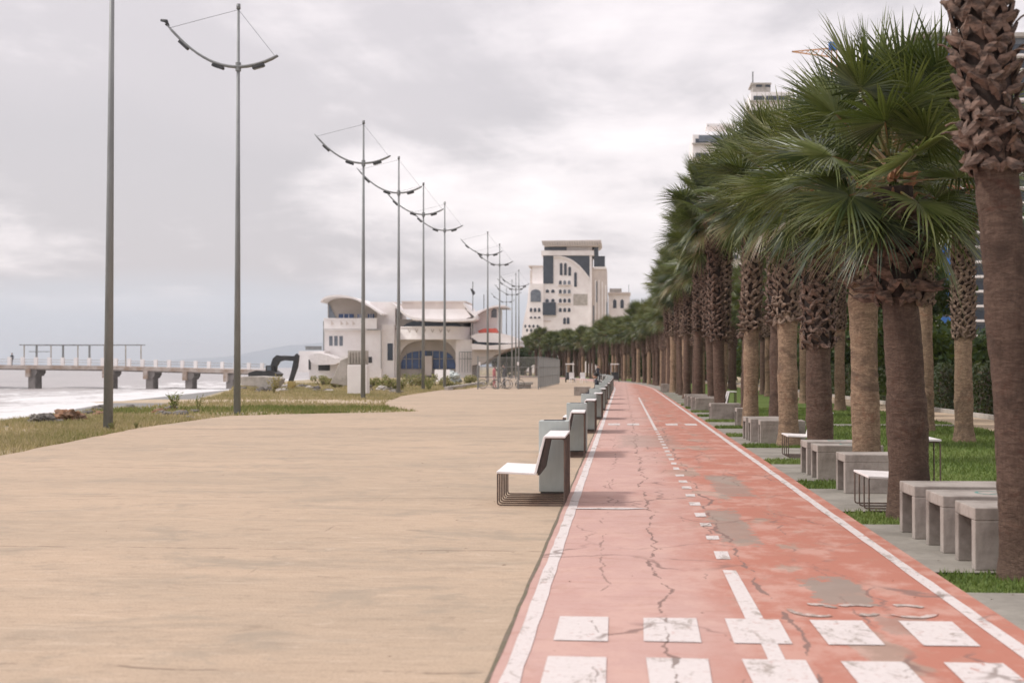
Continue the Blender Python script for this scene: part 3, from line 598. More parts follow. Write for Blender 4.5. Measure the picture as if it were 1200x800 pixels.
# ============================================================ BROADLEAF TREES, HEDGE, BUSHES
def leafcloud(mb, c, rad, n, size, squash=.75):
    for _ in range(n):
        v=Vector((random.gauss(0,1),random.gauss(0,1),random.gauss(0,1))).normalized()*rad*random.random()**.45; v.z*=squash
        p=Vector(c)+v; a=Vector((random.gauss(0,1),random.gauss(0,1),random.gauss(0,1))).normalized(); b=a.orthogonal().normalized(); s=size*random.uniform(.6,1.3)
        mb.tint=min(1,max(0,random.gauss(.45,.25))); mb.add([p-a*s,p+b*s*.45,p+a*s,p-b*s*.45],[(0,1,2,3)])
def tree_parts(H, W, seed, nl=7000, size=.22):
    random.seed(seed); tr=MB(); cr=MB(); top=H*.55
    tr.tube([(0,0,-.1),(.1,0,H*.2),(-.05,.1,H*.4),(.1,0,top)],[W*.05,W*.04,W*.032,W*.02],8); cl=[]
    for i in range(16):
        az=i*2.4; hh=H*random.uniform(.38,.92); rr=W*.5*math.sqrt(max(.1,1-((hh/H-.6)/.45)**2))*random.uniform(.5,.95); c=(rr*math.cos(az),rr*math.sin(az),hh); cl.append(c)
        tr.tube([(0,0,H*random.uniform(.2,.45)),(c[0]*.5,c[1]*.5,hh*.75),c],[W*.02,W*.012,.01],5)
    for c in cl: leafcloud(cr,c,W*random.uniform(.14,.24),nl//16,size)
    return tr,cr
def make_tree(x,y,H,W,seed,label,group,nl=7000,size=.22,name='broadleaf_tree'):
    t=thing(name,label,'tree',(x,y,-.05),0,group); tr,cr=tree_parts(H,W,seed,nl,size); tr.build('trunk',M['stem'],t,smooth=True); cr.build('crown',M['leaf'],t,tint=True); return t
TG='dark trees behind the lawn'; proto=[]
spots=[(17,36,8,7),(18,42,9,7.5),(18.5,50,8,7),(20.5,57,9,8),(11.5+.6,64,7,5.5),(24,72,10,9),(13.6,80,8,6),(15.0,90,9,7.5),(16,101,9,8),(18,113,9,10),(16,126,9,10),(15,140,9,10),(13.5,156,9,10),(10,172,8,10),(22,48,11,9),(23,64,11,10),(29,86,11,10),(5,205,8,11),(2,222,7,11),(-4,240,7,12),(-11,262,7,12),(-20,285,7,12),(-16,300,7,12)]
for i,(x,y,H,W) in enumerate(spots):
    lab=('dark green leafy tree filling the gaps behind the palm trunks at the right' if y<165 else 'far leafy tree closing the view behind the distant palms')
    if i<3: t=make_tree(x,y,8.5,8,40+i,lab,TG,9000,.20); proto.append(t); s=W/8
    else: t=copy_tree(proto[i%3]); t.location=(x,y,-.05); t.rotation_euler=(0,0,i*1.3); s=W/8
    t.scale=(s,s,H/8.5); tag(t,lab,'tree',TG if y<165 else 'far trees behind the palms')
def bush(name,x,y,w,h,n,size,label,cat,group=None,mat='leaf',z=-.05):
    t=thing(name,label,cat,(x,y,z),0,group); f=MB(); s=MB()
    for i in range(6):
        a=i*1.1; s.tube([(0,0,-.05),(w*.25*math.cos(a),w*.25*math.sin(a),h*.6)],[.03,.01],4)
    for i in range(8): leafcloud(f,(random.uniform(-.32,.32)*w,random.uniform(-.3,.3)*w,h*random.uniform(.25,.72)),h*.32,n//8,size,.9)
    s.build('stem',M['stem'],t); f.build('foliage',M[mat],t,tint=True); return t
bush('bush',qx(598,236),236,6.5,7.2,5000,.30,'round green tree-like bush left of the white hotel','bush')
bush('bush',21.6,88,8,4.6,3500,.22,'yellowish green bush behind the hedge under the blue balconies','bush','bushes behind the hedge')
bush('bush',14.6,62,5,3.4,3000,.16,'darker bush behind the hedge between the third and second palm trunks','bush','bushes behind the hedge')
bush('bush',26,92,8,5,3500,.22,'bush behind the hedge just left of the nearest palm trunk','bush','bushes behind the hedge')
nb=bush('bush',16,75,6,4.6,3000,.22,'dark bush filling the gaps low between the palm trunks','bush','bushes low behind the trunks')
for i,(x,y) in enumerate(((17.5,108),(19,122),(21,138),(14.5,100),(18,152),(13.5,118),(12.5,134),(11,150),(9,166),(13,60),(6,182),(3,196))):
    o=copy_tree(nb); o.location=(x,y,-.05); o.rotation_euler=(0,0,i*1.7); s=.85+.1*(i%4); o.scale=(s,s,s)
# hedge
t=thing('hedge','long clipped dark hedge beyond the sandy path at the right','hedge',(0,0,0)); f=MB(); br=MB()
for i in range(34000):
    Y=28+90*random.random()**1.3; u=random.random(); 
    if u<.55: x=12.2+random.gauss(0,.07); z=random.uniform(0,1.55)
    else: x=random.uniform(12.2,14.2); z=1.55+random.gauss(0,.07)+.08*math.sin(Y*.8)
    z+=.0; p=Vector((x+.06*math.sin(Y*2.1),Y,z)); a=Vector((random.gauss(0,1),random.gauss(0,1),random.gauss(0,1))).normalized(); b=a.orthogonal().normalized(); s_=random.uniform(.05,.1)
    f.tint=min(1,max(0,random.gauss(.4,.28))); f.add([p-a*s_,p+b*s_*.6,p+a*s_,p-b*s_*.6],[(0,1,2,3)])
f.build('foliage',M['hedge'],t,tint=True); br.bb(12.32,14.1,28.1,118,-.05,1.45).build('branches',M['stem'],t)
# ============================================================ LAMP POSTS
def make_lamp(label, y, x, lean=0.0, spot=False):
    t=thing('lamp_post',label,'lamp post',(x,y,-.05),0,'lamp posts along the seaward edge')
    b=MB(); b.tube([(0,0,0),(lean*7,0,7),(lean*14.15,0,14.15)],[.125,.085,.045],12); b.tube([(lean*14.15,0,14.12),(lean*14.15,0,14.3)],[.075,.07],8); b.build('pole',M['pole'],t,smooth=True)
    b=MB(); b.tube([(0,0,0),(0,0,.03)],.22,12); 
    for i in range(4): b.tube([(.17*math.cos(i*PI/2+.7),.17*math.sin(i*PI/2+.7),.02),(.17*math.cos(i*PI/2+.7),.17*math.sin(i*PI/2+.7),.07)],.018,6)
    b.build('base_plate',M['pole'],t)
    ax=lean*12.1
    def P(s_): # crescent
        return (ax+s_, 0, 12.1+ (.235*s_*s_ if s_<0 else .19*s_*s_))
    ss=[-2.55+3.95*i/18 for i in range(19)]
    for dy in (-.06,.06):
        a=MB(); a.tube([(P(s_)[0],dy,P(s_)[2]) for s_ in ss],[.022]+[.045]*17+[.03],8); a.build('arm',M['pole'],t,smooth=True)
    a=MB(); a.tube([(ax,0,11.95),(ax,0,12.25)],.10,10); a.build('collar',M['pole'],t)
    for s_ in (-1.95,-.72,.72):
        p=P(s_); sl=math.atan(.47*s_ if s_<0 else .38*s_); l=MB(); l.box((p[0],0,p[2]-.10),(.44,.20,.10),ry=-sl); h=l.build('luminaire',M['dark'],t,bevel=.025)
        l=MB(); l.box((p[0]+.10*math.sin(sl)*0,0,p[2]-.156),(.34,.15,.012),ry=-sl); l.build('lens',M['greyglass'],h)
    for s_ in (-2.45,1.32): p=P(s_); c=MB(); c.tube([(lean*14.1,0,14.1),p],.008,4); c.build('cable',M['dark'],t)
    if spot:
        p=P(-2.55); l=MB(); l.tube([(p[0]+.05,0,p[2]-.05),(p[0]-.02,0,p[2]+.12),(p[0]-.22,0,p[2]+.16)],[.05,.07,.045],8); l.tube([(p[0],-.12,p[2]-.02),(p[0],.12,p[2]-.02)],.035,6); l.build('tip_fitting',M['dark'],t,smooth=True)
    return t
lamps=[(127,35.6,'nearest lamp post, thick grey pole at the far left whose top is above the picture'),(278,48.5,'second lamp post from the left, curved arms, black fitting on one tip'),(425.5,72,'third lamp post from the left, standing beside the stacked concrete slabs'),(467,84.5,'fourth lamp post from the left, in front of the white round-fronted building'),(496,96.6,'fifth lamp post from the left'),(521,108,'sixth lamp post from the left, at the right part of the white round-fronted building'),(571.5,132,'seventh lamp post from the left, behind the wire fence'),(585.5,145,'eighth lamp post from the left, behind the wire fence')]
for i,(px,Y,lab) in enumerate(lamps): make_lamp(lab,Y,qx(px,Y),.004 if i==0 else 0,i==1)
for px,Y,lab in ((593.5,228,'farthest and smallest lamp post, between the seventh and tenth'),(600,205,'thin distant lamp post just left of the last two'),(604.5,191,'thin distant lamp post, second from the right end of the line'),(608,184,'rightmost distant lamp post, before the white hotel')): make_lamp(lab,Y,qx(px,Y))
# ============================================================ HOOP BENCHES + BINS
PROF=[(-.385,.0),(-.385,.39),(-.36,.405),(.04,.385),(.09,.40),(.165,.79),(.19,.80),(.385,.80),(.385,0)]
def bench_root(L, nh):
    t=thing('hoop_bench','x','bench',(0,0,0),0,'x')
    for i in range(nh):
        y=.02+(L-.04)*i/(nh-1); b=MB(); pr=[(x,y,max(z,.013)) for x,z in [(-.385,.0),(-.385,.385),(.05,.368),(.155,.775),(.385,.775),(.385,0)]]
        pts=[]
        for j,p in enumerate(pr):
            p=Vector(p); a=Vector(pr[j-1]); c=Vector(pr[(j+1)%6]); r_=.03
            for s_ in (0,1,2):
                u=p+(a-p).normalized()*r_; v=p+(c-p).normalized()*r_; pts.append([u,(u+v)*.25+p*.5,v][s_])
        b.tube(pts,.0085,6,closed=True); b.build('hoop',M['brown_metal'],t,smooth=True)
    def slab(poly, name, mat=M['white_w']): b=MB(); b.prism(poly,0,L); return b.build(name,mat,t,bevel=.004)
    slab([(-.395,.376),(.055,.358),(.058,.380),(-.395,.400)][::-1],'seat')
    slab([(.062,.362),(.166,.776),(.146,.802),(.036,.382)][::-1],'backrest')
    slab([(.150,.782),(.395,.782),(.395,.804),(.150,.804)][::-1],'top_shelf')
    b=MB(); b.prism([(.072,.356),(.168,.770),(.180,.770),(.100,.356)][::-1],.012,L-.012); b.build('shade_panel',M['brown_shade'],t)  # added dark sheet, paints the shaded underside of the backrest
    return t
bp=bench_root(1.5,7); BG='white-topped hoop benches along the left edge of the cycle path'
bin_=thing('litter_bin','x','bin',(0,0,0),0,'x')
b=MB(); b.bb(-.19,.19,0,.36,.03,.92); b.build('body',M['bin'],bin_,bevel=.008); b=MB(); b.bb(-.17,.17,.02,.34,0,.03); b.build('plinth',M['dark'],bin_)
b=MB()
for s_ in (-1,1): b.tube([(.125+s_*.022+.020*math.cos(a),-.003,.74+.016*math.sin(a)) for a in [2*PI*i/12 for i in range(12)]],.004,4,closed=True)
b.build('emblem',M['dark'],bin_)
b=MB(); b.bb(-.13,.13,.06,.30,.921,.927); b.build('opening',M['dark'],bin_)
bys=[16.3,25.1,34.3,43.2,52.3,61.2,70.2,79.2,88.2,97.3,106.3,115.3,124.4,133.5,142.5]
for i,Y in enumerate(bys):
    o=bp if i==0 else copy_tree(bp); o.location=(-1.055+bend(Y)+(random.uniform(-.03,.03) if i else 0),Y,.005); o.rotation_euler=(0,0,R(random.uniform(-.8,.8)) if i else 0); n=ORD[i]
    tag(o,('nearest white-topped hoop bench, whole side profile visible on the promenade edge' if i==0 else '%s white-topped hoop bench from the front along the left edge of the cycle path'%n),'bench',BG)
    o=bin_ if i==0 else copy_tree(bin_); o.location=(-.865+bend(Y),Y+1.56,.005)
    tag(o,('nearest grey-green metal bin, standing behind the closest hoop bench' if i==0 else 'grey-green metal bin just behind the %s hoop bench of the row'%n),'bin','grey-green metal bins between the hoop benches')
# hoop benches on the right
sp=bench_root(1.0,4)
rb=[(15.9,3.08,'white-topped hoop bench on the right partly hidden by the second palm trunk'),(25.2,3.27,'white-topped hoop bench on the right partly hidden by the fourth palm trunk'),(46.5,3.28,'white-topped hoop bench on the right with its tilted back showing between distant trunks')]
for i,(Y,X,lab) in enumerate(rb):
    o=sp if i==0 else copy_tree(sp); o.location=(X,Y,.005); tag(o,lab,'bench','white-topped hoop benches on the palm side')
# ============================================================ CONCRETE BLOCKS
def block_root(L,W):
    t=thing('concrete_bench','x','bench',(0,0,0),0,'x'); h=.49; th=.10
    random.seed(5)
    b=MB(); b.bb(0,L,0,W,h-th,h); b.build('seat',M['conc'],t,bevel=.008)
    for y0 in (0,W-.11): b=MB(); b.bb(.0,L,y0,y0+.11,0,h-th); b.build('leg',M['conc'],t,bevel=.008)
    b=MB(); b.bb(.34,.42,.112,W-.112,0,h-th-.001); b.build('shade_panel',M['conc_shade'],t)  # added dark panel, makes the opening look shaded inside
    return t
cb=block_root(.92,.66); used=False
blocks=[(11.47,2.76,'nearest concrete block seat, right beside the nearest palm trunk',0),(12.5,2.74,'middle concrete block seat of the nearest three, with teal paint on top',1),(13.5,2.70,'farthest concrete block seat of the nearest three',0),
 (18.3,2.80,'single concrete block seat in front of the third palm trunk',0),(20.4,2.74,'concrete block seat with teal scrawl on top, front one before the fourth palm',1),(21.4,2.72,'concrete block seat behind the one with teal scrawl, near the fourth palm',0),
 (29.75,2.83,'front concrete block seat of the group at the fifth palm trunk',0),(30.75,2.72,'middle concrete block seat of the group at the fifth palm trunk',0),(31.7,2.70,'rear concrete block seat of the group at the fifth palm trunk',0),
 (38.6,3.05,'small lone concrete block at the seventh palm trunk',0),(43.6,2.66,'concrete block seat with the tilted white back of a hoop bench behind it',0),(51.5,2.6,'front concrete block seat of the distant group of four',0),(53.6,2.55,'second concrete block seat of the distant group of four',0),(55.8,2.5,'third concrete block seat of the distant group of four',0),(58.2,2.5,'last concrete block seat of the distant group of four',0),(92,2.5,'front one of the two tiny far concrete block seats by the path',0),(95.5,2.5,'rear one of the two tiny far concrete block seats by the path',0)]
blocks.append((80,-2.75,'concrete block seat alone on the promenade left of the seated person',0))
for i,(Y,X,lab,mk) in enumerate(blocks):
    o=cb if not used else copy_tree(cb); used=True; o.location=(X,Y,.003); o.rotation_euler=(0,0,R(random.uniform(-1.5,1.5))); tag(o,lab,'bench','concrete block seats')
    if X>3.0 and Y<40: o.scale=(.45,1,1)
marks=[o for o in COL.objects if o.get('label','').find(' teal ')>0]
for o in marks:
    b=MB(); b.tube([(.5+.13*math.cos(a),.33+.17*math.sin(a),.4915) for a in [i*.45 for i in range(12)]],.018,4); b.tube([(.46,.22,.4915),(.64,.4,.4915),(.5,.5,.4915)],.012,4)
    b.v=[(x,y,.4915+(z-.4915)*.08) for x,y,z in b.v]; b.build('painted_mark',M['teal'],o)
# ============================================================ PIER
PYp=196; t=thing('pier','long concrete pier with white railing posts reaching over the breaking waves','pier',(0,0,0))
def pz(px): return lerp(px,[(-60,427.5),(125,429.5),(310,435.5)])
xs=[-60,125,315]; b=MB()
b.pp([(-60,427),(-60,431.3),(125,433),(300,438),(315,438),(315,434),(300,433.2),(125,428.6)],PYp,6); b.build('deck',M['rustc'],t)
b=MB(); b.pp([(-60,431.3),(-60,432.3),(125,434.6),(300,439.2),(300,438),(125,433)],PYp+.3,5.4); b.build('beam',M['pier_d'],t)
for px,bot in ((-50,460),(37,459),(127,460),(175,461),(221,459.5),(269,459)):
    y0=pz(px)+4; b=MB(); b.pp([(px-6,y0),(px-6,y0+5),(px-3.5,y0+8),(px+3.5,y0+8),(px+6,y0+4),(px+6,y0)],PYp+.2,3.2); b.pr(px-4,y0+8,px+4,bot+4,PYp+.4,2.4); b.build('pillar',M['pier_d'],t); b=MB(); b.pr(px-7.5,y0-1,px-2.5,y0+9,PYp-.35,.6); b.build('pillar_cap',M['rustc'],t)
px=-52
while px<312:
    y0=pz(px); b=MB(); b.pr(px-1.9,y0-10.2,px+1.9,y0-.5,PYp+.1,.4); b.build('railing_post',M['white'],t); px+=15.6
b=MB()
for dz in (-7,-4.2): 
    b.pp([(-60,427+dz),(125,428.8+dz),(312,433.8+dz),(312,434.3+dz),(125,429.3+dz),(-60,427.5+dz)],PYp+.22,.08)
b.build('railing_rail',M['concp'],t)
# frame on the pier
t=thing('metal_frame','tall thin open metal frame standing on the pier deck','frame',(0,0,0)); b=MB()
for px in (28,59.5,91,122,147,165): b=MB(); b.pr(px-.5,404.5,px+.5,pz(px),PYp+5.0,.18); b.build('post',M['concp'],t)
for px in (42.5,73.5,104.5): b=MB(); b.pr(px-.9,404.5,px+.9,pz(px),PYp+2.0,.25); b.build('post',M['pole'],t)
b=MB(); b.pr(27.5,403.6,165.8,404.8,PYp+5.0,.2); b.pr(42,404,105,405,PYp+2,.2)
for px in (28,59,91,122,165): 
    x=qx(px,PYp+3.5); z=q(px,404.2,PYp+4)[1]; b.bb(x-.06,x+.06,PYp+2,PYp+5.2,z-.06,z+.06)
b.build('top_rail',M['pole'],t); b=MB(); b.pr(34,411.5,58,412.3,PYp+4.9,.1); b.build('cross_rail',M['pole'],t)
# ============================================================ PEOPLE
def person(joints, rads, edges, name, label, top, loc, rz=0, group=None, hair=True, head=(0,0,1.6), s=1.0, bottom=None):
    t=thing(name,label,'person',loc,rz,group); me=bpy.data.meshes.new('body'); me.from_pydata(joints,edges,[]); o=bpy.data.objects.new('body',me); COL.objects.link(o); o.parent=t
    o.modifiers.new('skin','SKIN'); 
    for i,r_ in enumerate(rads): me.skin_vertices[0].data[i].radius=(r_,r_*.85); me.skin_vertices[0].data[i].use_root=(i==0)
    sb=o.modifiers.new('sub','SUBSURF'); sb.levels=1; sb.render_levels=2; me.materials.append(top)
    b=MB(); hx,hy,hz=head; rowsv=[]
    for i in range(9):
        a=PI*i/8; r_=.088*math.sin(a)**.8+.002; rowsv.append([(hx+r_*1.12*math.cos(2*PI*k_/12),hy+r_*.9*math.sin(2*PI*k_/12),hz+.125*math.cos(a)) for k_ in range(13)])
    b.sheet(rowsv); b.tube([(hx+.09,hy,hz-.0),(hx+.118,hy,hz-.02),(hx+.095,hy,hz-.035)],[.008,.014,.01],5)
    for s_ in (-1,1): b.box((hx,hy+s_*.082,hz-.01),(.04,.018,.06))
    b.build('head',M['skin'],t,smooth=True)
    b=MB(); rowsv=[]
    for i in range(6):
        a=PI*.62*i/5; rowsv.append([(hx-.022+.104*math.sin(a)*math.cos(2*PI*k_/12)*1.08+.002,hy+.098*math.sin(a)*math.sin(2*PI*k_/12),hz+.022+.125*math.cos(a)) for k_ in range(13)])
    b.sheet(rowsv); b.build('hair',M['hair'],t,smooth=True); return t
def standing(name,label,mat,loc,rz,group=None,stride=.12):
    J=[(0,0,.95),(0,0,1.2),(0,0,1.42),(.02,0,1.52)]; Rr=[.15,.135,.13,.055]; E=[(0,1),(1,2),(2,3)]
    for s_ in (-1,1):
        k0=len(J); J+=[(0,s_*.1,.88),(stride*s_*.5+.03,s_*.1,.48),(stride*s_,s_*.1,.09),(stride*s_+.14,s_*.1,.04)]; Rr+=[.095,.065,.045,.04]; E+=[(0,k0),(k0,k0+1),(k0+1,k0+2),(k0+2,k0+3)]
        k0=len(J); J+=[(0,s_*.19,1.40),(-.03*s_,s_*.24,1.12),(.08,s_*.23,.88),(.1,s_*.22,.78)]; Rr+=[.06,.045,.035,.035]; E+=[(2,k0),(k0,k0+1),(k0+1,k0+2),(k0+2,k0+3)]
    return person(J,Rr,E,name,label,mat,loc,rz,group,head=(.03,0,1.65))
def seated(name,label,mat,loc,rz,group=None):
    J=[(0,0,.50),(-.03,0,.75),(0,0,.98),(.04,0,1.08)]; Rr=[.15,.14,.13,.055]; E=[(0,1),(1,2),(2,3)]
    for s_ in (-1,1):
        k0=len(J); J+=[(.08,s_*.1,.48),(.44,s_*.12,.47),(.42,s_*.12,.09),(.56,s_*.12,.04)]; Rr+=[.09,.068,.045,.04]; E+=[(0,k0),(k0,k0+1),(k0+1,k0+2),(k0+2,k0+3)]
        k0=len(J); J+=[(0,s_*.19,.95),(.05,s_*.24,.70),(.28,s_*.16,.58),(.36,s_*.13,.57)]; Rr+=[.06,.045,.035,.035]; E+=[(2,k0),(k0,k0+1),(k0+1,k0+2),(k0+2,k0+3)]
    return person(J,Rr,E,name,label,mat,loc,rz,group,head=(.06,0,1.22))
seated('person','dark-haired person in dark clothes sitting on a hoop bench facing the promenade',M['cloth_d'],(-1.15,61.9,0),PI)
standing('person','person standing far off at the end of the bench row',M['cloth_d'],(qx(701,128),128,0),R(-90))
standing('person','tiny dark figure standing on the pier at the left edge',M['cloth_d'],(qx(14,PYp+2),PYp+2,q(14,428,PYp+2)[1]),R(-90))
standing('person','person in a pink top standing with a bicycle inside the wire fence',M['cloth_p'],(qx(579,108),108,0),R(20))
standing('person','person in dark clothes beside the bicycles inside the wire fence',M['cloth_d'],(qx(591,106),106,0),R(200))
# ============================================================ BICYCLES
def bicycle(label,loc,rz,group='bicycles inside the wire fence'):
    t=thing('bicycle',label,'bicycle',loc,rz,group)
    for x in (-.52,.52):
        b=MB(); b.tube([(x+.33*math.cos(a),0,.34+.33*math.sin(a)) for a in [2*PI*i/20 for i in range(20)]],.02,6,closed=True)
        wh=b.build('wheel',M['rubber'],t,smooth=True); b=MB()
        for i in range(8): b.tube([(x,0,.34),(x+.32*math.cos(i*PI/4),0,.34+.32*math.sin(i*PI/4))],.004,3)
        b.build('spokes',M['pole'],wh)
    b=MB()
    for a,c in (((-.52,0,.34),(-.1,0,.30)),((-.1,0,.30),(-.2,0,.82)),((-.2,0,.76),(.36,0,.80)),((-.1,0,.30),(.38,0,.72)),((-.52,0,.34),(-.19,0,.74)),((.34,0,.9),(.52,0,.34))): b.tube([a,c],.017,6)
    b.build('frame',M['white_w'],t); b=MB(); b.tube([(.28,-.28,.98),(.33,-.1,.94),(.34,0,.92),(.33,.1,.94),(.28,.28,.98)],.014,6); b.build('handlebar',M['dark'],t)
    b=MB(); b.tube([(-.34,0,.86),(-.22,0,.87),(-.08,0,.85)],[.07,.06,.025],6); b.build('saddle',M['dark'],t)
bicycle('leftmost bicycle inside the wire fence, side on',(qx(574,104.5),104.5,0),.2); bicycle('bicycle in the middle inside the wire fence',(qx(588,104),104,0),-.3); bicycle('right bicycle beside the pale bench inside the fence',(qx(601,105),105,0),.1)
t=thing('low_bench','low pale concrete bench behind the wire fence','bench',(0,0,0)); b=MB(); b.pr(604,447.5,624,450.5,106,.6); b.build('seat',M['concp'],t,bevel=.03); b=MB(); b.pr(605.5,450.5,622,456,106.1,.4); b.build('base',M['conc'],t,bevel=.03)
# ============================================================ WIRE FENCE
t=thing('wire_fence','grey wire fence enclosure at the left side of the promenade','fence',(0,0,0))
def fpanel(x0,y0,x1,y1,h=2.3):
    L_=math.hypot(x1-x0,y1-y0); n=int(L_/(.075 if abs(y1-y0)<.1 else .22)); b=MB(); an=math.atan2(y1-y0,x1-x0)
    for i in range(n+1): u=i/n; b.box((x0+(x1-x0)*u,y0+(y1-y0)*u,h/2+.05),(.020,.020,h-.1),rz=an)
    for z in (.12,.9,1.6,h): b.box(((x0+x1)/2,(y0+y1)/2,z),(L_,.035,.035),rz=an)
    b.build('panel',M['wire'],t); b=MB(); b.box((x0,y0,h/2+.05),(.09,.09,h+.1),rz=an); b.build('post',M['pole'],t)
fx0,fx1=qx(560,102.8),qx(631,102.8); n=3
for i in range(n): fpanel(fx0+(fx1-fx0)*i/n,102.8,fx0+(fx1-fx0)*(i+1)/n,102.8)
fx2=qx(656,137)
for i in range(12): a,b_=i/12,(i+1)/12; fpanel(fx1+(fx2-fx1)*a,102.8+34*a,fx1+(fx2-fx1)*b_,102.8+34*b_)
for i,px in enumerate((562,607,644)):
    Y=102.7 if px<631 else 120; b=MB(); b.pr(px-1.1,424,px+1.1,428,Y-.06,.03); b.build('notice',M['white_w'],t)
# ============================================================ CANOPY CARTS, CHAIRS
def cart(label,px,Y):
    t=thing('pedal_cart',label,'cart',(qx(px,Y)+0,Y,0),0,'carts with white canopies far along the promenade')
    b=MB(); b.prism([(-.5,1.86),(-.42,1.98),(.42,1.98),(.5,1.86)],-.7,.7); b.build('canopy',M['white_w'],t,bevel=.03)
    for x in (-.4,.4):
        for y in (-.6,.6): b=MB(); b.tube([(x,y,.4),(x,y,1.88)],.02,6); b.build('canopy_post',M['pole'],t)
    b=MB(); b.bb(-.38,.38,-.5,.1,.42,.62); b.bb(-.38,.38,.1,.22,.5,1.05); b.build('seat',M['dark'],t,bevel=.03)
    b=MB(); b.bb(-.36,.36,-.8,.8,.26,.36); b.bb(-.36,.36,-.85,-.72,.3,.75); b.build('chassis',M['dark'],t,bevel=.02)
    for x in (-.45,.45):
        for y in (-.6,.6): b=MB(); b.tube([(x-.04,y,.25),(x+.04,y,.25)],.25,14); b.build('wheel',M['rubber'],t)
cart('pedal cart with a white canopy left of the bench row end',668,152); cart('pedal cart with a white canopy right above the last benches of the row',720.5,156)
def chair(label,px,Y):
    t=thing('plastic_chair',label,'chair',(qx(px,Y),Y,0),.4,'white chairs far along the promenade'); b=MB(); b.bb(-.28,.28,-.26,.26,.42,.47); b.build('seat',M['white_w'],t,bevel=.02)
    b=MB(); b.box((0,.27,.75),(.54,.05,.6),rx=-.12); b.build('backrest',M['white_w'],t,bevel=.02)
    for x in (-.24,.24):
        for y in (-.22,.22): b=MB(); b.tube([(x*1.1,y*1.1,0),(x,y,.44)],.03,6); b.build('leg',M['white_w'],t)
chair('white plastic chair just right of the left canopy cart',671,144); chair('white plastic chair midway between the two canopy carts',684,144)
# ============================================================ VERGE CLUTTER
def rock_mb(r_,seed,sq=.6):
    import bmesh
    random.seed(seed); bm=bmesh.new(); bmesh.ops.create_icosphere(bm,subdivisions=4 if r_>.4 else 3,radius=r_); b=MB(); o_=Vector((seed*3.1,0,0))
    from mathutils import noise as mn
    for v in bm.verts: n_=v.co.normalized(); v.co*= (1+.45*mn.noise(n_*1.6+o_)+.30*mn.noise(n_*4+o_)+random.uniform(-.03,.03)+.16*mn.noise(n_*10+o_)); v.co.z*=sq
    b.add([v.co.copy() for v in bm.verts],[[v.index for v in f_.verts] for f_ in bm.faces]); bm.free(); return b
def rock(name,label,px,py,r_,mat,sq,seed,group=None,z=-.05):
    X,Y=g(px,py); o=rock_mb(r_,seed,sq).build(name,mat,loc=(X,Y,z+r_*sq*.3)); tag(o,label,'rock',group); return o
rock('boulder','large rough orange boulder on the edge of the verge above the waves',80,493,.50,M['orock'],.62,3); rock('boulder','brown boulder to the left of the large orange one',50,495,.45,M['rock'],.5,4)
for i in range(22):
    px=random.choice([random.uniform(100,130),random.uniform(150,232),random.uniform(185,230)]); Y=random.uniform(44,56)
    o=rock_mb(random.uniform(.10,.26),60+i,.55).build('stone',M['rock'] if i%4 else M['orock'],loc=(qx(px,Y),Y,-.02)); tag(o,'rough stone among the dry grass at the edge of the verge','rock','stones on the edge of the verge')
for i in range(34):
    px=random.uniform(352,470) if i<22 else random.uniform(285,345); Y=random.uniform(88,118); r_=random.uniform(.2,.55)
    o=rock_mb(r_,160+i,.55).build('rubble_chunk',M['rock'] if i%3 else M['concp'],loc=(qx(px,Y),Y,0)); tag(o,'grey rubble chunk heaped on the waste ground before the white building','rubble','rubble on the waste ground')
def weed(label,px,Y,h,seed,n=9,group=None,mat='dry_b',t0=.1):
    random.seed(seed); t=thing('weed',label,'plant',(qx(px,Y),Y,-.04),0,group); s=MB(); f=MB()
    for i in range(n):
        az=random.uniform(0,6.3); tp=Vector((math.cos(az)*h*.35,math.sin(az)*h*.35,h*random.uniform(.7,1))); s.tube([(0,0,0),tp*.5+Vector((0,0,h*.1)),tp],[.012,.008,.003],4)
        for j in range(7):
            p=tp*(.3+.1*j); a=Vector((random.gauss(0,1),random.gauss(0,1),.6)).normalized(); b_=a.orthogonal().normalized(); L_=h*.22; f.tint=t0+random.random()*.25; f.add([p,p+a*L_*.5+b_*L_*.14,p+a*L_,p+a*L_*.5-b_*L_*.14],[(0,1,2,3)])
    s.build('stem',M['petiole'],t); f.build('foliage',M[mat],t,tint=True)
weed('leafy green weed on the verge between the first two lamp posts',205,52,.75,1,14); weed('thin upright weed right of the leafy one on the verge',232,52,.6,2,5); weed('low green weed at the foot of the nearest lamp post',132,35.2,.28,3,10)
weed('small green weed right of the nearest lamp post foot',160,36.6,.22,4,8); weed('green weed at the foot of the fifth lamp post',503,95,.8,5,14); weed('yellow weed clump in front of the excavator',321,84,1.2,8,16,None,'dry_b',.5)
for i,(px,Y,w_,h_) in enumerate(((452,104,2.2,1.1),(466,96,1.8,1.0),(485,112,2.6,1.2),(512,118,2.8,1.0),(435,110,2.2,.9),(548,128,3,1.1),(395,106,2.2,.9),(530,112,2.2,.8),(375,120,3,1.0),(498,124,3,1.2))):
    random.seed(70+i); bush('shrub',qx(px,Y),Y,w_,h_,700,.09,'low scrubby shrub on the waste ground in front of the white building','shrub','scrub on the waste ground','dry_b')
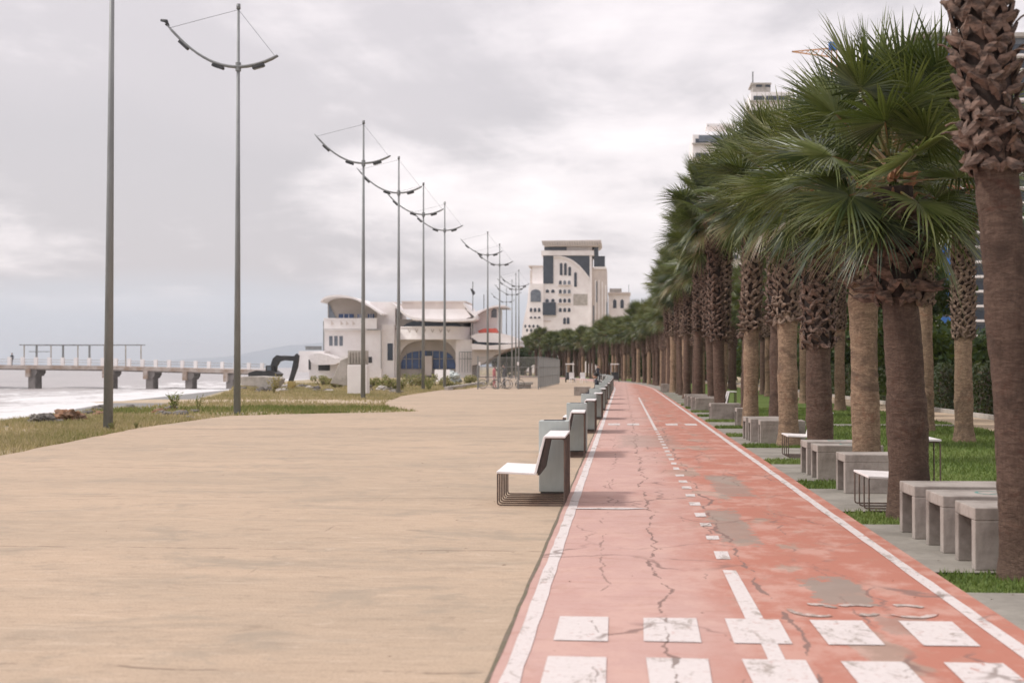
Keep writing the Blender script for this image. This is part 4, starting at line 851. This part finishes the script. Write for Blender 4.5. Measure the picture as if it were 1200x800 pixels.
# stacked concrete
t=thing('concrete_slab','upright pale concrete slab standing beside the third lamp post','concrete slab',(0,0,0)); b=MB(); b.pr(407,427.5,430,461.5,81,.9); b.build('slab',M['white'],t,bevel=.03)
t=thing('concrete_block','ribbed weathered concrete block lying on top of the upright slab','concrete block',(0,0,0)); b=MB(); b.pr(407.5,410.5,429,427.3,81.1,.8); 
for i in range(6): b.pr(408.5+i*3.4,412,410+i*3.4,426.5,81.02,.1)
b.build('block',M['concp'],t,bevel=.02)
t=thing('leaning_slab','weathered concrete slab leaning to the left of the upright slab','concrete slab',(0,0,0)); b=MB(); b.pp([(387,449),(399,422),(406.5,419),(407,452)],84,.35); b.build('slab',M['concp'],t,bevel=.03)
t=thing('concrete_kerb','long grey concrete kerb lying on the grass left of the wire fence','kerb',(0,0,0)); b=MB(); a=g(523,457); c=g(566,450.5); b.tube([(a[0],a[1],.1),(c[0],c[1],.12)],.2,4); b.build('beam',M['concp'],t)
t=thing('beached_slab','pale broken concrete slab resting on the beach at the pier end','concrete slab',(0,0,0)); b=MB(); b.pp([(279,441),(283,452),(300,452.5),(308,457.5),(318,457),(326,444),(322,441.5),(300,440.5)],94,2.2); b.build('slab',M['concp'],t,bevel=.05)
for i,(px,Y,w_,mt,lab) in enumerate(((518,150,1.6,'white_w','white panel leaning on the waste ground before the blue windows'),(529,152,1.9,'bin','blue-grey tarpaulin heap before the blue windows'),(482,128,.7,'white_w','small white sack on the waste ground'))):
    t=thing('leaning_panel' if i==0 else ('tarpaulin' if i==1 else 'sack'),lab,'debris',(qx(px,Y),Y,0)); b=rock_mb(w_*.5,i+30,.75) if i else MB().box((0,0,.7),(w_,.08,1.3),rx=-.25); b.build('sheet',M[mt],t,loc=(0,0,w_*.2 if i else 0))
# excavator
Ye=100; x0=qx(312,Ye); t=thing('excavator','black excavator with bent arm and yellowish bucket working beside the beach','excavator',(0,0,0))
b=MB(); 
for dy in (0,2.0): b.prism([q(295,444,Ye)]+[q(293,448,Ye),q(297,452,Ye),q(320,452,Ye),q(324,448,Ye),q(322,444,Ye)],Ye+dy,Ye+dy+.5)
b.build('track',M['dark'],t); b=MB(); b.pp([(291,436.5),(291,443),(322,443),(324,438),(318,434),(309,435),(300,434)],Ye+.2,2.1); b.build('body',M['dark'],t)
b=MB(); b.pp([(311,428),(311,437),(320,437),(319,428)],Ye+.3,1.0); cb_=b.build('cab',M['dark'],t,bevel=.05); b=MB(); b.pr(313,429.5,317.5,434,Ye+.27,.02); b.build('window',M['greyglass'],cb_)
b=MB(); b.pp([(318,437),(315.5,432),(319.5,420),(324,416),(333,417.4),(345,417),(349,419),(348,423),(340,422.6),(333,422),(327.5,423.5),(324,429),(323.5,437)],Ye+.9,.4); b.build('boom',M['dark'],t)
b=MB(); b.pp([(344.5,417),(347.5,414),(350.2,416.5),(348.5,430),(345,440),(342.5,448),(337.5,447),(341,436),(343.5,424)],Ye+.95,.32); b.build('stick',M['dark'],t)
b=MB(); b.pp([(324,417.3),(333,416.3),(343,417),(343,417.8),(333,417.2),(324,418)],Ye+1.0,.12); b.build('hydraulic_ram',M['pole'],t)
b=MB(); b.pp([(337,446.5),(342.5,446.5),(343.5,451),(341,456),(336.5,457)],Ye+.6,1.0); b.build('bucket',M['yellowm'],t,bevel=.03)
# ============================================================ WHITE WAVE-ROOFED BUILDING  (Y = 220)
Yr=220; t=thing('restaurant_building','white seaside building with shell roofs and a round balcony over blue windows','building',(0,0,0))
def part(name,mat,fn,parent=t,bevel=0): b=MB(); fn(b); return b.build(name,M[mat],parent,bevel=bevel)
w1=part('left_wing','white',lambda b:(b.pp([(380,386),(380,444),(447,444),(447,386)],Yr,14),b.pr(384,374,441,386,Yr+2.5,11)))
part('balcony_parapet','white',lambda b:(b.pr(379.5,373.5,441.5,386,Yr-.9,.25),b.pr(379,372.6,442,374,Yr-1,.45),b.pr(379.5,385.5,446,386.8,Yr-.9,1.2)))
def arcpts(pts,n=14):
    out=[]; m_=len(pts)
    for i in range(n+1):
        u=i/n*(m_-1); k_=min(int(u),m_-2); f_=u-k_; p0=pts[max(k_-1,0)];p1=pts[k_];p2=pts[k_+1];p3=pts[min(k_+2,m_-1)]
        out.append(tuple(.5*(2*b_+(c-a)*f_+(2*a-5*b_+4*c-d_)*f_*f_+(3*b_-a-3*c+d_)*f_**3) for a,b_,c,d_ in zip(p0,p1,p2,p3)))
    return out
def shell(top,th,Y,dep): return lambda b: b.pp(arcpts(top,16)+[(x,y+th) for x,y in arcpts(top,16)[::-1]],Y,dep)
part('shell_roof','white',shell([(375.5,352),(381,347.5),(393,345.3),(410,347),(427,354),(447,367)],2.3,Yr-2.5,14))
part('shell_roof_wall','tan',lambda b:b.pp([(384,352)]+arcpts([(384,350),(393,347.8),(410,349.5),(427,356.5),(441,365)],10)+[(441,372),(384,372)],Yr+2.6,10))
for x0_,x1_ in ((397,414.5),(419,424),(431,438.5)): 
    pw=part('window','glassb',lambda b:b.pr(x0_,367.8,x1_,374.5,Yr+2.4,.08)); part('mullion','white',lambda b:[b.pr(x0_+(x1_-x0_)*u-.25,367.8,x0_+(x1_-x0_)*u+.25,374.5,Yr+2.3,.1) for u in (.33,.66)],pw)
part('window','greyglass',lambda b:b.pp([(385,355),(385,373),(394,373),(386,357)],Yr+2.4,.08))
for x0_ in (385.7,391.7,397.7): part('window','greyglass',lambda b:b.pr(x0_,393.6,x0_+4,405,Yr-.05,.07))
for x0_ in (388,399,405.5,413): part('balcony_ornament','cream',lambda b:b.pp([(x0_,375.5),(x0_+3.5,379.5),(x0_,381)],Yr-.96,.07))
part('drain_pipe','pole',lambda b:(b.pr(378.6,376,379.6,412,Yr-.3,.2),b.pr(430,385.8,447,386.6,Yr-1,.1),b.pr(446.3,386,446.8,432,Yr-.1,.1)))
part('hatch','dark',lambda b:b.pr(431.5,418,436,425,Yr-.05,.1))
part('centre_block','white',lambda b:(b.pr(434,353.5,463,444,Yr+3,12),b.pr(447,380,462,444,Yr+1,4)))
part('shell_roof','white',shell([(458,354.5),(464,358),(474,366.5),(484,371.5),(505,373.5),(530,374),(552,373),(557,371)],2.8,Yr-3,13)); part('shell_roof','white',shell([(543,354),(546,358),(549,362),(558,369.5)],3,Yr-2,12))
part('roof_wall','cream',lambda b:(b.pr(471,353.5,545,364,Yr+3,10),b.pr(470,352.6,546,353.8,Yr+2.6,11)))
part('roof_fascia','white',lambda b:b.pp([(466,362),(545,362),(552,371),(540,375.5),(484,375.5)],Yr-1,12))
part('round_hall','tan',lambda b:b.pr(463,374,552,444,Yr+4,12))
part('window_band','glassd',lambda b:b.pp([(471,384)]+arcpts([(471,383),(482,376.5),(500,375.6),(525,376.4),(538,379.5),(541,383)],8)+[(541,384.5)],Yr+3.9,.1))
# curved balcony
def curved(b,px0,px1,yt,yb,bulge,Y,thick=.3,n=20):
    x0_,x1_=qx(px0,Y),qx(px1,Y); zt,zb=q(500,yt,Y)[1],q(500,yb,Y)[1]; cx=(x0_+x1_)/2; a_=(x1_-x0_)/2; rows_=[]
    for i in range(n+1):
        an=PI*(1-i/n); x=cx+a_*math.cos(an); y=Y-bulge*math.sin(an); xi=cx+(a_-thick)*math.cos(an); yi=Y-(bulge-thick)*math.sin(an)
        rows_.append([(x,y,zb),(x,y,zt),(xi,yi,zt),(xi,yi,zb),(x,y,zb)])
    b.sheet(rows_)
part('round_balcony','white',lambda b:(curved(b,463,551,384.2,396.5,5,Yr+4,.35),curved(b,462,552,383.3,384.6,5.2,Yr+4,.6),curved(b,462.5,551.5,395.5,398.3,5.1,Yr+4,4.6)))
for i in range(14):
    u=(i+.5)/14; an=PI*(1-u); px=507+42*math.cos(an); x=qx(px,Yr+4); y=Yr+4-5.06*math.sin(an); z0_=q(px,388,Yr)[1]
    b=MB(); b.prism([(-.28,.25),(0,-.25),(.28,.25),(.18,.3),(0,-.05),(-.18,.3)],-.05,.05); b.build('balustrade_ornament',M['tan'],t,loc=(x,y,z0_)).rotation_euler=(0,0,(u-.5)*2.2)
part('arch_wall','white',lambda b:(b.pp([(459,397)]+arcpts([(466,444),(466,428),(470,412),(480,402),(500,397.5)],10)+[(459,397)],Yr+3.2,.6),b.pp([(500,397.5)]+arcpts([(500,397.5),(522,400),(531,408),(536,420),(537,444)],10)+[(552,444),(552,397)],Yr+3.2,.6),b.pr(457,386,467,444,Yr+2,3)))
gw=part('arched_window','glassb',lambda b:b.pp([(470,432)]+arcpts([(470,425),(475,415.5),(487,411.5),(505,411),(522,412),(530,417.5),(534,427),(534.5,432)],12),Yr+3.85,.1))
part('window_frame','concp',lambda b:([b.pr(x_-.35,411,x_+.35,432,Yr+3.7,.12) for x_ in (476,483,491,507,515,523)],b.pr(471,420,533,420.7,Yr+3.7,.1)),gw); part('door','glassd',lambda b:b.pr(500,411,505.5,417,Yr+3.75,.1)); part('door','glassd',lambda b:b.pr(454,402.3,460.3,422,Yr+.9,.15))
part('porch','cream',lambda b:(b.pr(494,417,506,440,Yr+2.6,.6),)); 
part('right_wing','white',lambda b:(b.pr(534,398,553,444,Yr+1.5,12),b.pp([(548,371),(560,364),(580,358.5),(583,362),(583,402),(553,402),(548,390)],Yr+5,9),b.pr(544,372,556,400,Yr+4,8)))
part('shell_roof','white',shell([(553,374),(559,367),(568,361.5),(580,357.6),(592,357.5)],2,Yr+2,12)); part('window','greyglass',lambda b:b.pp([(575.5,372),(576,364),(579,361.5),(582,362),(582,372)],Yr+4.9,.1))
part('terrace','white',lambda b:(b.pp(arcpts([(551,394),(560,390.5),(580,390),(598,393),(608.5,399)],12)+[(608,401.5),(596,402),(560,400.5)],Yr-1,10),b.pp([(553,402.5),(575,404.5),(608.5,402),(609,405.5),(590,409.5),(553,409.5)],Yr-1.5,11)))
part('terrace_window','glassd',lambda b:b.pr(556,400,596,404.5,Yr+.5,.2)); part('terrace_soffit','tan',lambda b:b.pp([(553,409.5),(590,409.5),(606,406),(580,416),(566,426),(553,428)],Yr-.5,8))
part('awning','red',lambda b:b.pp([(560,387.5),(567,385),(581,384.6),(583,389.8),(561,389.8)],Yr+1,3))
part('railing','pole',lambda b:([b.pr(538+i*3.2,412,538.5+i*3.2,436,Yr+1,.1) for i in range(9)],b.pr(538,412,565,412.7,Yr+1,.1),b.pr(538,420,565,420.6,Yr+1,.1)))
t2=thing('white_annex','low white annex with a tent-like roof left of the shell-roofed building','building',(0,0,0))
part('wall','white',lambda b:(b.pr(350,411,380,436,Yr-4,8),b.pr(362,424,405,444,Yr-6,5)),t2); part('tent_roof','white_w',lambda b:b.pp(arcpts([(361,417),(372,413.5),(385,416.5),(395,420),(409,416)],10)+[(405,422),(392,427),(372,427.5),(364,424)],Yr-9,6),t2)
part('opening','dark',lambda b:(b.pr(373,427,386.5,434,Yr-6.1,.2),b.pr(361.5,421,364,433,Yr-6.1,.2)),t2); part('roof_rail','pole',lambda b:(b.pr(357,405.5,377,406.3,Yr-1,.2),b.pr(358,406,377,410,Yr-.9,.05)),t2)
def mast(label,px,yt,yb,Y,horn=True):
    t=thing('mast',label,'mast',(0,0,0)); part('pole','pole',lambda b:b.pr(px-.5,yt,px+.5,yb,Y,.15),t)
    if horn: part('loudspeaker','dark',lambda b:b.pp([(px-3,338),(px-1,338.5),(px+2,341.5),(px+2.5,344),(px,346),(px-1,343)],Y-.2,.6),t)
mast('thin pale mast with a dark horn over the right wing of the shell-roofed building',554,330,398,Yr+3); mast('second thin mast further right without horn, by the curved terrace',567,345,398,Yr+6,False)
# ============================================================ WHITE HOTEL (Y = 420)
Yh=420; h=thing('hotel_building','white hotel tower with a quarter-arch facade, dark glass and flared slatted cornice','building',(0,0,0))
def Z(x,y): return (560+x/5,270+y/5)
def hp(name,mat,pts,Y,dep,parent=None): b=MB(); b.pp([Z(*p) for p in pts],Y,dep); return b.build(name,M[mat],parent or h)
def hr(name,mat,x0,y0,x1,y1,Y,dep,parent=None): return hp(name,mat,[(x0,y0),(x0,y1),(x1,y1),(x1,y0)],Y,dep,parent)
B_=860
hr('front_wall','white',382,145,668,B_,Yh,18); hr('upper_storey','white',388,90,668,118,Yh+1,16); hr('beam','white',372,118,680,146,Yh-1,18)
hp('cornice','cream',[(372,60),(722,56),(722,72),(700,92),(388,92),(378,76)],Yh-2,20)
b=MB(); 
for i in range(24): x_=374+i*14.6; b.pp([Z(x_,62),Z(x_+4,62),Z(x_+8,88),Z(x_+5,88)],Yh-2.4,.4)
b.build('cornice_slats',M['concp'],h)
hr('window_band','glassd',390,94,520,117,Yh+.7,.35); hr('glazing','glassd',383,147,442,311,Yh-.25,.3)
arc=[(445,150),(490,150),(545,168),(590,200),(625,238),(655,277)]
hp('arch_glazing','glassd',[(492,148),(655,148),(655,277)]+[(a_,b_) for a_,b_ in arc[::-1][1:-1]],Yh-.25,.3)
b=MB(); top=[Z(*p) for p in arc]; b.pp(arcpts(top,14)+[(x-.8,y+1.6) for x,y in arcpts(top,14)[::-1]],Yh-.6,.8); b.build('arch_rib',M['white'],h)
hr('beam','white',655,147,668,540,Yh-.5,.6)
for x_,y0,y1 in ((480,190,262),(505,190,262),(530,212,265),(564,244,330),(500,510,548),(521,508,548)):
    w_=16; pts=[(x_,y1),(x_,y0+8)]+[(x_+w_/2-w_/2*math.cos(a_),y0+8-8*math.sin(a_)) for a_ in (.6,1.57,2.5)]+[(x_+w_,y0+8),(x_+w_,y1)]; hp('arched_window','glassd',pts,Yh-.12,.15)
def smallwin(x_,y_,w_,hh,mt='glassd'): hp('window',mt,[(x_,y_+hh),(x_,y_+5),(x_+w_/2,y_),(x_+w_,y_+5),(x_+w_,y_+hh)],Yh-.12,.15)
for y_ in (292,345,398,453):
    for j,x_ in enumerate((475,501,527)): smallwin(x_,y_,16,24,'glassd' if j==0 or y_>390 else 'greyglass')
hr('balcony_slab','cream',470,370,545,376,Yh-.5,.6); hr('balcony_slab','cream',470,425,545,431,Yh-.5,.6); hr('balcony_slab','cream',470,318,545,324,Yh-.5,.6)
for x_,y_ in ((398,345),(430,345),(396,400),(430,400)): smallwin(x_,y_,19,20)
hr('bay_window','glassd',380,422,457,496,Yh-.9,1.0); hr('stone_panel','concp',560,372,642,438,Yh-.1,.15); hr('ledge','cream',373,526,428,531,Yh-.3,.4)
hr('left_block','white',303,312,384,B_,Yh-.8,16); hr('upper_left_block','white',318,206,384,314,Yh+2,12); hp('left_buttress','white',[(240,B_),(262,560),(290,420),(298,330),(305,330),(305,B_)],Yh+.5,12)
hr('turret','cream',306,232,318,308,Yh+3,6); hr('roof_terrace','cream',296,205,384,212,Yh+1.5,13)
hp('arched_window','greyglass',[(309,418),(309,365)]+[(339-30*math.cos(a_),365-20*math.sin(a_)) for a_ in (.5,1.0,1.57,2.1,2.6)]+[(369,365),(369,418)],Yh-.95,.18)
for y_ in (453,503):
    for x_ in (304,328,352): hp('window','glassd',[(x_,y_+(24 if y_<500 else 12)),(x_,y_+4),(x_+7,y_),(x_+14,y_+4),(x_+14,y_+(24 if y_<500 else 12))],Yh-.95,.18)
for i in range(4):
    x_=270+i*24; hp('lattice_window','glassd',[(x_,560),(x_+8,550),(x_+16,560),(x_+8,572)],Yh-.95,.18); hp('lattice_window','glassd',[(x_+10,585),(x_+18,573),(x_+26,585),(x_+18,596)],Yh-.95,.18)
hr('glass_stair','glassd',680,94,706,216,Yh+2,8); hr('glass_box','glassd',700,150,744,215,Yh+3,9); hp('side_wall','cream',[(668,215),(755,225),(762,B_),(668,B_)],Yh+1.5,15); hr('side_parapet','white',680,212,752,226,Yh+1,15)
for x_,y0 in ((686,290),(706,290),(726,300),(745,320)): hr('pilaster','white',x_,y0,x_+7,B_,Yh+1.2,.4)
for x_,y0 in ((672,440),(690,300),(750,420)): hr('window_strip','greyglass',x_+3,y0,x_+9,y0+120,Yh+1.3,.25)
h=thing('hotel_annex','lower white building with arched windows right of the hotel tower','building',(0,0,0))
hr('wall','white',765,362,890,B_,Yh+8,14); hr('roof','concp',772,340,842,363,Yh+10,10); hr('cornice','cream',762,362,895,372,Yh+7,15)
for x_ in (792,835): hp('arched_window','glassd',[(x_,455),(x_,412),(x_+10,402),(x_+20,412),(x_+20,455)],Yh+7.85,.2)
hr('spire','pole',883,318,886,362,Yh+10,.4)
# ============================================================ TOWERS AT THE RIGHT
def tower(label,px0,px1,ytop,Y,dep,extra,fl=17.5,seed=0):
    t=thing('tower_block',label,'building',(0,0,0)); part('wall','white',lambda b:b.pr(px0,ytop,px1,432,Y,dep),t)
    y=ytop+6; i=0
    while y<425:
        part('balcony','concp',lambda b:b.pr(px0-.8,y+3.5,px1+.8,y+5,Y-1,1.0),t); 
        for k_ in range(3): a_=px0+3+(px1-px0-6)*k_/3; part('window','glassd',lambda b:b.pr(a_,y-1.5,a_+(px1-px0-6)/3-2,y+3.4,Y-.1,.12),t)
        y+=fl; i+=1
    extra(t,Y)
tower('white and grey tower block with an open rooftop frame, upper left behind the palms',812,870,158,350,20,lambda t,Y:(part('roof_frame','white',lambda b:(b.pr(828,145,862,148,Y+2,8),[b.pr(x_,147,x_+1.8,159,Y+2,1) for x_ in (829,841,849,854,859)]),t),part('roof_window','glassd',lambda b:(b.pr(852,150,855,156,Y+1.6,.3),b.pr(857,150,859,156,Y+1.6,.3)),t),part('grey_band','greyglass',lambda b:b.pr(819,158.6,871,166,Y-.4,.5),t)),17)
tower('grey-topped tower block with an aerial, above the middle palms',880,930,108,360,20,lambda t,Y:(part('roof_room','concp',lambda b:(b.pr(880,97,904,98.6,Y+2,8),b.pr(882,98.5,903,108.4,Y+3,6)),t),part('roof_window','glassd',lambda b:(b.pr(886,99,893,102,Y+2.8,.3),b.pr(897,99,903,102,Y+2.8,.3)),t),part('aerial','pole',lambda b:b.pr(881.5,84,883,97,Y+3,.3),t)),17)
Yt=170; t=thing('apartment_tower','tall apartment tower with a column of blue balconies, glimpsed between the right palms','building',(0,0,0))
part('wall','greyglass',lambda b:b.pr(1074,42,1215,436,Yt,16),t); part('roof_slab','concp',lambda b:b.pr(1071,38,1220,42.5,Yt-1,18),t); part('wall_strip','concp',lambda b:b.pr(1096,60,1104,436,Yt-1.2,1.3),t)
y=60
while y<400:
    part('blue_balcony','blue',lambda b:b.pr(1104,y,1114,y+10,Yt-1.6,1.7),t); part('balcony_slab','white',lambda b:b.pr(1118,y+3,1215,y+5.5,Yt-1.6,1.7),t); part('window','glassd',lambda b:b.pr(1120,y-8,1200,y+2,Yt-.15,.2),t); y+=17.3
t=thing('crane','orange tower crane jib with a blue cab poking out above the palms','crane',(0,0,0)); Yc=300
part('mast','orange',lambda b:[b.pr(x_,52,x_+1.2,432,Yc+d_,.25) for x_ in (974,980) for d_ in (0,1.4)],t)
def jib(b):
    b.pp([(928,60),(972,66),(972,67.2),(928,61.2)],Yc,.3); b.pp([(928,60),(974,56),(974,57.2),(928,61)],Yc,.3)
    for i in range(7): b.pp([(932+i*6,60.8+i*.8),(933+i*6,60.8+i*.8),(937+i*6,60-i*.45),(936+i*6,60-i*.45)],Yc,.3)
part('jib','orange',jib,t); part('cab','blue',lambda b:b.pr(972,49,981,58,Yc-.6,1.6),t)
